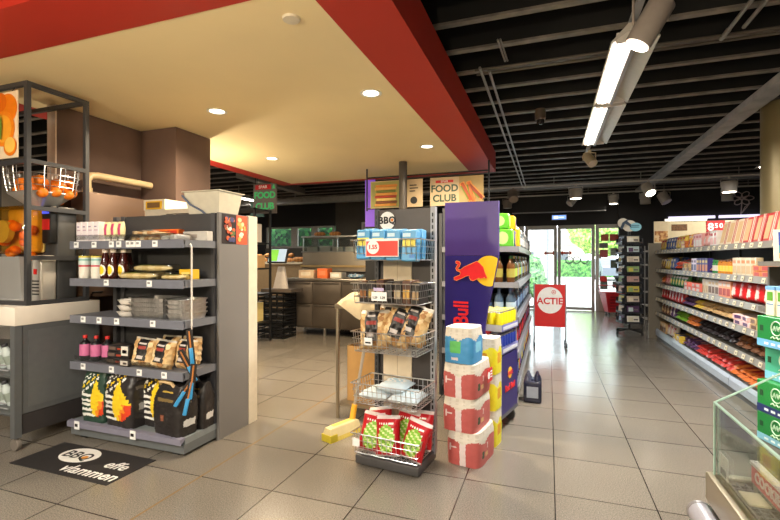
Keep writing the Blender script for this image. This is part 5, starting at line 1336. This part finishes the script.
# ------------------------------------------------------------------ hanging signs under the soffit
t = thing('sign_frame', 'black hanging frame of rods under the soffit edge', 'sign frame', (0, 5.9, 0))
for x in (-2.45, -.735): B().tube([(x, 0, 2.0), (x, 0, 2.6)], .012, black, 8).build('rod', t)
for z in (2.47, 2.03): B().tube([(-2.45, 0, z), (-.735, 0, z)], .01, black, 8).build('cross_rod', t)
sgc = C(196, 172, 136, .5)
def stack_sign(x0, x1, lab, fc):
    t = thing('hanging_sign', lab, 'sign', ((x0 + x1) / 2, 5.875, 2.22), group='food signs under the soffit')
    w_ = (x1 - x0) / 2
    B().box(-w_, w_, 0, .012, -.19, .19, sgc).build('board', t, smooth=False)
    return t, w_
t, w_ = stack_sign(-2.385, -1.93, 'hanging sign picturing a stacked sandwich', 0)
B().box(-w_ + .01, w_ - .01, -.003, 0, -.18, .18, C(150, 150, 84, .5)).build('picture_field', t)
cols = [(206, 140, 60), (120, 70, 40), (226, 190, 110), (170, 60, 40), (214, 150, 70), (110, 120, 50), (224, 170, 90), (206, 130, 50)]
for k, c in enumerate(cols): B().rbox(-.16 + .012 * (k % 3), .15 + .012 * ((k + 1) % 3), -.012, -.003, -.165 + k * .038, -.13 + k * .038, C(*c, .5), .008).build('sandwich_print', t)
t, w_ = stack_sign(-1.87, -1.62, 'small hanging sign with round dark logo right of the pole', 0)
B().disc(.0, -.1, .05, .05, .003, ink, -.003, 20).build('round_logo', t)
for k, ww in enumerate((.1, .12, .08)): B().box(-.06, -.06 + ww, -.003, 0, .1 - k * .04, .115 - k * .04, ink).build('print_line', t)
t, w_ = stack_sign(-1.515, -1.12, 'hanging sign lettered in green with a food club name', 0)
B().box(-.12, .12, -.003, 0, .115, .15, C(200, 40, 40, .5)).build('red_strip', t)
link('lettering', text_mesh('SPAR', .036, white, ext=.001, bold=.001, spacing=1.3), t, (0, -.004, .132))
gdk = C(40, 70, 54, .5)
link('lettering', text_mesh('FOOD', .13, gdk, bold=.004), t, (0, -.002, .035)); link('lettering', text_mesh('CLUB', .13, gdk, bold=.004), t, (0, -.002, -.095))
t, w_ = stack_sign(-1.12, -.80, 'hanging sign picturing filled hot dog rolls', 0)
B().box(-w_, w_, -.003, 0, -.19, .19, C(176, 150, 96, .5)).build('picture_field', t)
for k, (a, c) in enumerate([(-.7, (176, 80, 40)), (-.45, (206, 110, 50)), (-.95, (150, 60, 36))]):
    B().rbox(-.035, .035, -.016, -.004, -.14, .14, C(226, 160, 84, .5), .012).rbox(-.02, .02, -.022, -.014, -.13, .13, C(*c, .5), .008).rbox(-.035, -.015, -.019, -.012, -.1, .1, C(120, 150, 50, .5), .005).build('hot_dog_print', t, (-.06 + k * .06, 0, -.02), (0, a + .2, 0))
# green club sign over the kitchen
t = thing('hanging_sign', 'green lettered food club sign hanging over the kitchen', 'sign', (-4.6, 6.5, 2.36))
B().box(-.235, .235, 0, .02, -.26, .25, C(112, 104, 96, .5)).build('board', t, smooth=False)
B().box(-.19, .12, -.003, 0, .155, .235, C(206, 40, 44, .4)).build('red_strip', t)
link('lettering', text_mesh('SPAR', .07, white, ext=.001, bold=.002, spacing=1.15), t, (-.035, -.004, .195))
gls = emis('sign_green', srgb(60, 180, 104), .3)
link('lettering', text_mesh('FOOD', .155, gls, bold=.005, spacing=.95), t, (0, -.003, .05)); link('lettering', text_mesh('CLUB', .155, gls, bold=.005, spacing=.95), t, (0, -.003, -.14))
B().prism([(.15, .16), (.21, .16), (.18, .24)], .003, gls, Matrix.Translation((0, -.003, 0))).build('tree_emblem', t)
for x in (-.2, .2): B().tube([(x, .01, .25), (x, .01, .65)], .006, black, 6).build('hanger', t)
t = tag(B().box(-5.4, -5.1, 7.17, 7.19, 2.12, 2.4, C(30, 84, 60, .5)).build('hanging_board', smooth=False), 'small dark green board hanging left of the club sign', 'sign')
B().tube([(-5.25, 7.18, 2.4), (-5.25, 7.18, 3.012)], .005, black, 6).build('hanger', t)
# purple lit panel behind the sandwich sign
tag(B().box(-2.6, -2.44, 6.2, 6.26, 0, 2.5, black).box(-2.6, -2.44, 6.19, 6.2, 1.8, 2.5, emis('purple_glow', srgb(120, 76, 196), .5)).build('purple_panel', smooth=False), 'purple lit upright panel at left of the sandwich sign', 'panel')
# ------------------------------------------------------------------ snack rack along the right of the aisle
RX = 1.67; RY0, RY1 = 4.2, 8.46
t = thing('snack_rack', 'long dark snack shelf rack along the right of the aisle', 'shelf rack', (RX, 0, 0))
rk = C(66, 62, 56, .5); olive = M('olive_end_panel', srgb(104, 96, 82), .5, var=.05, scale=2)
B().box(.42, .45, RY0, RY1, 0, 1.6, C(48, 46, 44, .6)).build('back_panel', t, smooth=False)
B().box(-.1, .45, RY1, RY1 + .05, 0, 1.58, olive).build('end_panel', t, smooth=False)
for y in (RY0 + .02, 5.2, 6.2, 7.2, RY1 - .04):
    B().box(.4, .42, y, y + .03, 0, 1.62, C(40, 40, 40, .5)).build('upright', t)
rlev = [1.45, 1.15, .91, .68, .44]
rstrip = M('tag_strip', srgb(116, 112, 104), .35, var=.06); tagm = C(206, 194, 164, .5)
for i, z in enumerate(rlev):
    o = B().box(.012, .42, RY0, RY1, z - .025, z, rk).build('shelf', t, smooth=False)
    B().prism([(0, -.05), (.014, .01), (.018, .01), (.012, -.05)], RY1 - RY0, rstrip, Matrix.Translation((0, RY0, z))).build('price_strip', o, smooth=False)
    mt_ = B().box(-.004, .0, -.03, .03, -.02, .02, tagm).box(-.005, -.003, -.02, .01, -.01, .006, C(120, 116, 110, .5)).mesh('price_tag')
    for k in range(22): link('price_tag', mt_, o, (.005, RY0 + .12 + k * .193 + .02 * ((k * 7 + i) % 4), z - .02), (0, .23, 0))
o = B().box(.03, .42, RY0, RY1, .1, .14, C(120, 122, 124, .45)).build('base_shelf', t, smooth=False)
for k in range(4):
    y0 = RY0 + .005 + k * 1.065
    b = B().prism([(0, .06), (.0, .13), (.015, .165), (.03, .16), (.03, .06)], 1.055, C(150, 160, 174, .3), Matrix.Translation((0, y0, 0)))
    b.build('front_strip', o, smooth=False)
B().box(.02, .4, RY0, RY1, 0, .07, C(86, 88, 92, .5)).build('plinth', o, smooth=False)
# tall unit behind the rack with picture boards facing the shop
pc = C(214, 198, 160, .5); lbx = emis('lightbox_white', (1, .96, .9), 1.1)
t = thing('back_unit', 'dark tall wall unit behind far end of the snack rack', 'shelf rack', (1.93, 9.02, 0))
B().box(0, 2.2, 0, .5, 0, 1.5, C(52, 48, 46, .6)).build('body', t, smooth=False)
B().box(0, 2.2, .03, .06, 1.5, 1.98, C(60, 56, 54, .6)).build('header_panel', t, smooth=False)
b = B().box(0, .04, -.01, .03, 1.3, 2.02, lbx).box(.04, .62, -.01, .03, 1.98, 2.02, lbx); b.build('lit_edge', t, smooth=False)
def board(x0, x1, lab, base, deco):
    o = tag(B().box(0, x1 - x0, 0, .015, 0, .47, base).build('picture_board', None, (1.93 + x0, 9.03, 1.501), smooth=False), lab, 'picture board', 'picture boards behind the snack rack')
    for a, c, e, f, m in deco: B().box(a * (x1 - x0), c * (x1 - x0), -.002, 0, e * .47, f * .47, m).build('print_field', o, smooth=False)
    return o
board(.05, .62, 'cream picture board with white lit edge behind snack rack', pc, [(.08, .5, .66, .9, C(110, 74, 40, .5, var=.5, scale=30)), (.45, .95, .1, .5, C(140, 40, 36, .5)), (.04, .3, .2, .34, C(40, 120, 70, .5))])
o = board(.61, .88, 'red board with large white price behind snack rack', C(206, 34, 36, .45), [])
me = text_mesh('8', .18, white, bold=.006); link('lettering', me, o, (.07, -.003, .36))
me = text_mesh('5', .11, white, bold=.004); link('lettering', me, o, (.15, -.003, .38))
me = text_mesh('0', .11, white, bold=.004); link('lettering', me, o, (.22, -.003, .38))
board(.89, 1.5, 'cream board picturing pink cakes behind snack rack', C(226, 210, 178, .5), [(.3, .9, .3, .75, C(214, 120, 116, .5, var=.3)), (.05, .28, .1, .5, C(170, 110, 80, .5))])
board(1.56, 2.15, 'beige board at right end behind snack rack', C(206, 180, 140, .5), [(.1, .8, .3, .8, C(190, 140, 110, .5, var=.3))])
o = tag(B().box(RX - .02, RX + .19, RY1 + .01, RY1 + .025, 1.58, 1.94, C(222, 204, 168, .5)).build('nut_picture', smooth=False), 'picture of nuts standing on far end panel of snack rack', 'picture board')
B().box(RX - .01, RX + .18, RY1 + .006, RY1 + .01, 1.6, 1.78, cells('nut_print', [srgb(190, 136, 80), srgb(214, 170, 110), srgb(160, 104, 60), srgb(226, 196, 150)], 28, .6, .2)).build('nut_print', o, smooth=False)
# goods
def mot(c1, c2, c3, seed):
    A, Bm, Cm = C(*c1, .32), C(*c2, .4), C(*c3, .4)
    r = random.Random(seed); cu, cv, ru = r.uniform(.4, .6), r.uniform(.35, .55), r.uniform(.2, .32)
    def pat(u, v):
        if (u - cu) ** 2 / ru ** 2 + (v - cv) ** 2 / (ru * .9) ** 2 < 1: return Bm
        if .7 < v < .84 and .15 < u < .85: return Cm
        return A
    return pat, A
_pc = {}
def snack(kind, c1, c2, c3, seed):
    key = (kind, c1, c2, c3)
    if key in _pc: return _pc[key]
    pat, A = mot(c1, c2, c3, seed)
    if kind == 'bag': p = pillow('snack_bag', .155, .19, .075, pat, A, seed, 12, 12, .004)
    elif kind == 'large bag': p = pillow('snack_bag', .19, .2, .1, pat, A, seed, 14, 14, .004)
    elif kind == 'packet': p = pillow('snack_packet', .13, .26, .055, pat, A, seed, 10, 14, .004)
    elif kind == 'box': p = carton('snack_box', .1, .06, .17, C(*c1, .4), [('f', .1, .9, .12, .55, C(*c2, .4)), ('f', .15, .85, .68, .85, C(*c3, .4)), ('l', .1, .9, .2, .6, C(*c3, .4)), ('b', .1, .9, .2, .6, C(*c2, .4))])
    elif kind == 'large box': p = carton('snack_box', .2, .07, .25, C(*c1, .4), [('f', .06, .5, .1, .9, C(*c2, .4)), ('f', .62, .7, 0, 1, C(*c3, .4)), ('f', .78, .84, 0, 1, C(*c3, .4)), ('r', .1, .9, .2, .7, C(*c2, .4))])
    elif kind == 'low box': p = carton('snack_box', .16, .2, .05, C(*c1, .4), [('t', .15, .85, .1, .7, C(*c2, .4)), ('f', .2, .8, .2, .8, C(*c3, .4))])
    else: p = bottle('snack_jar', .036, .15, C(*c1, .2), C(*c3, .4), C(*c2, .4), neck=.8, shoulder=.78, lab=(.2, .6), seg=12)
    _pc[key] = p
    return p
W = {'bag': .15, 'large bag': .18, 'packet': .14, 'box': .112, 'large box': .21, 'low box': .17, 'jar': .09}
_mute = lambda c: tuple(int((v * .82 + .18 * (.3 * c[0] + .59 * c[1] + .11 * c[2])) * .9) for v in c)
Y_, BL, RD_, GN, PK, TN, CRM, PU, OR, BR, WH, DKc = (236, 196, 50), (54, 84, 160), (198, 36, 36), (40, 130, 60), (222, 150, 140), (206, 164, 104), (214, 196, 160), (96, 62, 116), (226, 116, 40), (110, 66, 40), (214, 204, 192), (46, 38, 40)
Y_, BL, RD_, GN, PK, TN, CRM, PU, OR, BR, WH, DKc = [_mute(c) for c in (Y_, BL, RD_, GN, PK, TN, CRM, PU, OR, BR, WH, DKc)]
spec = [
 [('bag', 'yellow', Y_, OR, RD_, 2), ('bag', 'blue', BL, Y_, WH, 4), ('bag', 'yellow', Y_, TN, RD_, 3), ('low box', 'orange', OR, WH, Y_, 1), ('bag', 'golden', (222, 160, 60), RD_, WH, 2), ('box', 'pink', PK, WH, RD_, 3), ('bag', 'pink', PK, WH, RD_, 2), ('box', 'white', WH, PK, RD_, 2), ('large box', 'red and cream', CRM, TN, RD_, 3), ('large box', 'red', RD_, (206, 150, 110), (226, 190, 170), 4)],
 [('bag', 'brown', BR, Y_, WH, 2), ('bag', 'yellow', Y_, WH, BL, 2), ('bag', 'blue', BL, Y_, WH, 2), ('packet', 'red orange', (206, 76, 50), WH, Y_, 4), ('low box', 'tan', TN, CRM, BR, 2), ('box', 'pale violet', (206, 196, 220), BL, PU, 2), ('box', 'dark blue', (50, 46, 110), OR, Y_, 4), ('packet', 'orange', OR, WH, RD_, 1), ('jar', 'green', GN, WH, GN, 2), ('jar', 'amber', (176, 110, 40), Y_, BR, 5), ('box', 'cream', CRM, TN, OR, 5), ('low box', 'orange', OR, Y_, RD_, 3)],
 [('packet', 'orange', OR, Y_, BR, 2), ('bag', 'pink', PK, RD_, WH, 2), ('bag', 'green', GN, Y_, WH, 6), ('low box', 'pink', (216, 110, 96), OR, WH, 4), ('box', 'cream', CRM, TN, WH, 2), ('box', 'white', WH, BR, TN, 3), ('box', 'peach', (222, 150, 112), RD_, WH, 3), ('large bag', 'red', (176, 26, 30), WH, RD_, 6)],
 [('bag', 'red', RD_, WH, (150, 20, 26), 8), ('packet', 'purple', PU, WH, Y_, 3), ('packet', 'yellow', Y_, OR, WH, 2), ('packet', 'tan', TN, CRM, BR, 7), ('low box', 'pale pink', (226, 190, 186), WH, PU, 2), ('low box', 'beige', TN, CRM, BR, 3)],
 [('bag', 'brown', BR, TN, WH, 3), ('bag', 'violet', PU, WH, PK, 2), ('packet', 'green', (110, 160, 50), Y_, WH, 3), ('packet', 'orange', OR, Y_, WH, 3), ('packet', 'dark', DKc, RD_, WH, 7), ('packet', 'brown', BR, OR, TN, 6)],
 [('box', 'cardboard', TN, BR, CRM, 3), ('bag', 'pink and white', WH, PK, RD_, 3), ('low box', 'yellow and blue', Y_, BL, WH, 2), ('packet', 'purple', PU, PK, WH, 4), ('packet', 'red', (186, 60, 56), PK, WH, 7), ('packet', 'orange brown', (186, 100, 50), RD_, CRM, 7)]]
lvl = ['top', 'second', 'third', 'fourth', 'fifth', 'bottom']
for li, items in enumerate(spec):
    z = (rlev + [.142])[li]; y = RY1 - .1; n = 0
    rr = random.Random(li)
    tot = sum(W[i[0]] * i[-1] for i in items); st = (RY1 - RY0 - .2) / tot
    for kind, cn, c1, c2, c3, cnt in items:
        pr = snack(kind, c1, c2, c3, len(_pc) + 3)
        for _ in range(cnt):
            nm = {'jar': 'jar', 'low box': 'flat box'}.get(kind, kind)
            lying = kind == 'packet' or (li in (3,) and kind == 'bag')
            y -= W[kind] * st
            yy = y + W[kind] * st / 2
            rot = (-.14, 0, -PI / 2 + rr.uniform(-.12, .12))
            x = RX + .085
            zz = z + .002
            if kind in ('low box', 'box', 'large box', 'jar'): rot = (0 if kind != 'large box' else -.2, 0, -PI / 2 + rr.uniform(-.05, .05)); x = RX + .075 + (.05 if kind == 'low box' else 0)
            if kind == 'large box': x = RX + .1
            if kind == 'packet': rot = (-PI / 2 + rr.uniform(.1, .3), 0, -PI / 2 + rr.uniform(-.25, .25)); x = RX + .05; zz = z + .035
            inst(pr, (x, yy, zz), '%s %s on the %s shelf of snack rack, %s from far end' % (cn, nm, lvl[li], ORD[n]), 'snack ' + kind.split()[-1], 'goods on the %s shelf of snack rack' % lvl[li], rot=rot)
            if kind in ('packet', 'low box'):
                inst(pr, (x + .02 if kind == 'packet' else x, yy + .01, zz + .052), '%s %s on another, %s shelf of snack rack, %s from far end' % (cn, nm, lvl[li], ORD[n]), 'snack ' + kind.split()[-1], 'goods on the %s shelf of snack rack' % lvl[li], rot=(rot[0], 0, rot[2] + rr.uniform(-.2, .2)))
            if kind == 'bag' and li < 5:
                inst(pr, (x + .14, yy - .02, zz), '%s %s in back row, %s shelf of snack rack, %s from far end' % (cn, nm, lvl[li], ORD[n]), 'snack bag', 'goods on the %s shelf of snack rack' % lvl[li], rot=(0, 0, -PI / 2))
            n += 1
# trays of brown cardboard by the near end of the rack
t = thing('cardboard_tray', 'flat brown cardboard tray on the floor at near end of snack rack', 'tray', (1.58, 3.74, 0))
for q in ((0, .42, 0, .36, .17, .176), (0, .42, 0, .006, .17, .24), (0, .006, 0, .36, .17, .21), (.414, .42, 0, .36, .17, .24)): B().box(*q, C(206, 176, 130, .8)).build('side', t, smooth=False)
B().box(0, .42, .0, .36, 0, .169, C(110, 112, 116, .5)).build('low_plinth', t, smooth=False)
# near rack with dark shelves and a leaflet
t = thing('near_rack', 'short dark shelf rack closest to the stacked green boxes', 'shelf rack', (1.5, 3.66, 0))
B().box(.52, .55, 0, .48, 0, 1.3, rk).build('back_panel', t)
for z in (.95, 1.29): B().box(0, .52, 0, .48, z - .035, z, C(92, 86, 76, .5)).build('shelf', t)
B().box(.06, .52, .45, .48, 0, 1.25, rk).build('side_panel', t); 
o = tag(B().box(0, .22, 0, .008, 0, .24, C(232, 224, 200, .5)).build('leaflet_card', None, (1.56, 4.04, 1.291), (-.2, 0, -.25), smooth=False), 'picture card of blue sea and beach leaning on near dark rack', 'card')
B().box(.03, .2, -.002, 0, .12, .22, C(60, 84, 170, .5)).build('blue_print', o); B().box(.03, .2, -.002, 0, .06, .12, C(90, 150, 160, .5)).build('sea_print', o); B().box(.03, .2, -.002, 0, .02, .06, C(226, 170, 110, .5)).build('sand_print', o)

# ------------------------------------------------------------------ green carton boxes stacked on a plinth
GR = .275
GM = Matrix.Translation((1.187, 3.289, 0)) @ Matrix.Rotation(GR, 4, 'Z')
def gw(x, y, z): return tuple(GM @ Vector((x, y, z)))
tag(B().rbox(0, .34, -.46, 0, 0, .226, C(110, 108, 104, .5), .008).build('grey_plinth', None, (1.187, 3.289, 0), (0, 0, GR)), 'low grey plinth under the stacked green boxes', 'plinth')
gg = (24, 124, 58)
def green_box(base, band, h, off, z, lab):
    b = B().rbox(off, .32 + off, -.44, 0, 0, h, C(*base, .45), .004, 1)
    b.box(off - .001, off, -.438, -.002, .004, h * .26, C(*band, .45)); b.box(.001 + off, .319 + off, -.441, -.44, .004, h * .26, C(*band, .45))
    pal = C(206, 230, 206, .5)
    T = Matrix.Translation((off - .002, -.15, h * .66)) @ Matrix.Rotation(-PI / 2, 4, 'Z')
    b.tube([T @ Vector((.038 * math.cos(2 * PI * i / 24), 0, .04 * math.sin(2 * PI * i / 24))) for i in range(24)], .0035, pal, 5, closed=True)
    b.tube([T @ Vector((-.024 + .0096 * i, 0, .012 * (1 if i % 2 else -1))) for i in range(6)], .0045, pal, 5)
    b.tube([T @ Vector((-.04 + .014 * i, 0, -.054 + .005 * (1 if i % 2 else -1))) for i in range(6)], .004, pal, 5)
    for k in range(7): b.box(off - .002, off - .001, -.39 + .05 * k, -.36 + .05 * k, h * .1, h * .17, C(226, 236, 240, .5))
    b.box(off - .0018, off - .0005, -.05, -.025, h * .52, h * .7, C(20, 70, 40, .6))
    return tag(b.build('carton_box', None, (1.187, 3.289, z), (0, 0, GR), smooth=False), lab, 'box', 'stacked green boxes')
green_box(gg, (130, 186, 214), .166, 0, .227, 'lowest green box with light blue band in the stack on plinth')
green_box((26, 132, 60), (40, 50, 110), .192, 0, .394, 'second lowest green box with navy band in the stack on plinth')
green_box((70, 170, 140), (120, 186, 216), .198, .045, .587, 'pale teal set back box in the stack of green boxes')
green_box(gg, (110, 176, 220), .182, 0, .786, 'topmost green box with light blue band under the milk cartons')
mk = carton('milk_carton', .07, .07, .175, C(226, 220, 196, .4), [('f', 0, 1, .88, 1, C(110, 160, 210, .4)), ('l', 0, 1, .88, 1, C(110, 160, 210, .4)), ('l', .2, .8, .52, .82, C(90, 150, 50, .4)), ('fo', .15, .85, .55, .82, C(90, 150, 50, .4)), ('l', .15, .85, .38, .42, C(80, 130, 180, .4)), ('f', .15, .85, .34, .42, C(80, 130, 180, .4)), ('t', 0, 1, 0, 1, C(130, 176, 216, .4))])
n = 0
for i in range(3):
    for j in range(5):
        inst(mk, gw(.065 + i * .078, -.06 - j * .08, .969), 'milk carton on the green boxes, %s row from the aisle, %s from far end' % (ORD[i], ORD[j]), 'milk carton', 'milk cartons on the green boxes', rot=(0, 0, GR)); n += 1

# ------------------------------------------------------------------ glass chilled island at the lower right
t = thing('glass_island', 'steel chilled island with glass panes and bumper rail in right foreground', 'chilled island', (.435, 0, 0))
isl = M('island_steel', srgb(168, 156, 132), .3, .7, var=.08, scale=3)
B().box(.0, 1.0, -.7, 1.48, .05, .62, C(120, 116, 108, .5)).build('cabinet', t, smooth=False)
B().box(.04, .96, -.66, 1.44, 0, .05, black).build('plinth', t)
b = B().rbox(-.015, .018, -.7, 1.5, .62, .70, isl, .005).rbox(.018, 1.0, 1.472, 1.5, .62, .70, isl, .006); b.build('steel_rim', t)
B().box(.018, 1.0, -.7, 1.472, .62, .675, C(206, 190, 140, .5)).build('deck', t)
b = B(); gc = C(84, 74, 56, .5)
for k in range(22): b.box(.024 + k * .02, .0285 + k * .02, .5, 1.46, .684, .695, gc)
for k in range(48): b.box(.024, .0285 + 21 * .02, .51 + k * .0198, .5145 + k * .0198, .684, .694, gc)
for k in range(0, 22, 7): b.box(.024 + k * .02, .0285 + k * .02, .5, 1.46, .674, .684, gc)
b.build('grille', t, smooth=False)
B().lathe([(.002, -.1), (.032, -.1), (.032, -.096)], isl, seg=14, T=Matrix.Translation((.2, 1.15, .70))).box(.03, .075, 1.33, 1.40, .695, .699, C(196, 180, 140, .4)).build('vent_plate', t)
ig = glassy('island_glass', (.95, .98, .965), .0, .01); edge = C(170, 200, 186, .2)
def zt(x): return .90 + .62 * x
b = B(); b.box(0.0, .006, -.7, 1.478, .70, .90, ig); b.build('side_pane', t, smooth=False)
B().box(-.0005, .0065, -.7, 1.478, .899, .903, edge).build('pane_edge', t)
B().prism([(0, .70), (.9, .70), (.9, zt(.62)), (.62, zt(.62)), (0, .90)], .006, ig, Matrix.Translation((0, 1.478, 0))).build('end_pane', t, smooth=False)
B().tube([(0, 1.481, .90), (.62, 1.481, zt(.62)), (.9, 1.481, zt(.62))], .003, edge, 6).build('pane_edge', t)
B().tube([(.002, 1.48, .70), (.002, 1.48, .90)], .003, edge, 6).build('pane_edge', t)
B().box(.007, .009, 1.40, 1.46, .715, .775, C(226, 222, 214, .5)).box(.0062, .007, 1.41, 1.45, .72, .738, C(110, 106, 100, .5)).build('pane_label', t, smooth=False)
b = B().tube([(-.027, 1.50, .578), (-.027, -.7, .578)], .033, C(150, 148, 156, .35), 16); b.build('bumper_rail', t)
B().lathe([(.012, -.004), (.034, 0), (.034, .012), (.026, .016)], C(120, 116, 116, .4), seg=16, T=Matrix.Translation((-.027, 1.49, .578)) @ Matrix.Rotation(-PI / 2, 4, 'X')).build('rail_cap', t)
for y in (1.3, .3): B().box(-.03, .0, y, y + .03, .575, .595, isl).build('rail_bracket', t)
o = B().box(.07, .075, .7, 1.432, .715, .763, C(206, 62, 76, .45)).box(.066, .083, .7, 1.432, .763, .771, C(236, 226, 220, .4)).build('header_sign', t, smooth=False)
for y in (1.42, .8): B().box(.072, .08, y, y + .008, .69, .72, isl).build('sign_holder', t)
link('lettering', text_mesh('COOKIES &', .036, C(240, 220, 216, .5), ext=.0008, bold=.0012), o, (.0685, 1.315, .738), (0, 0, -PI / 2))
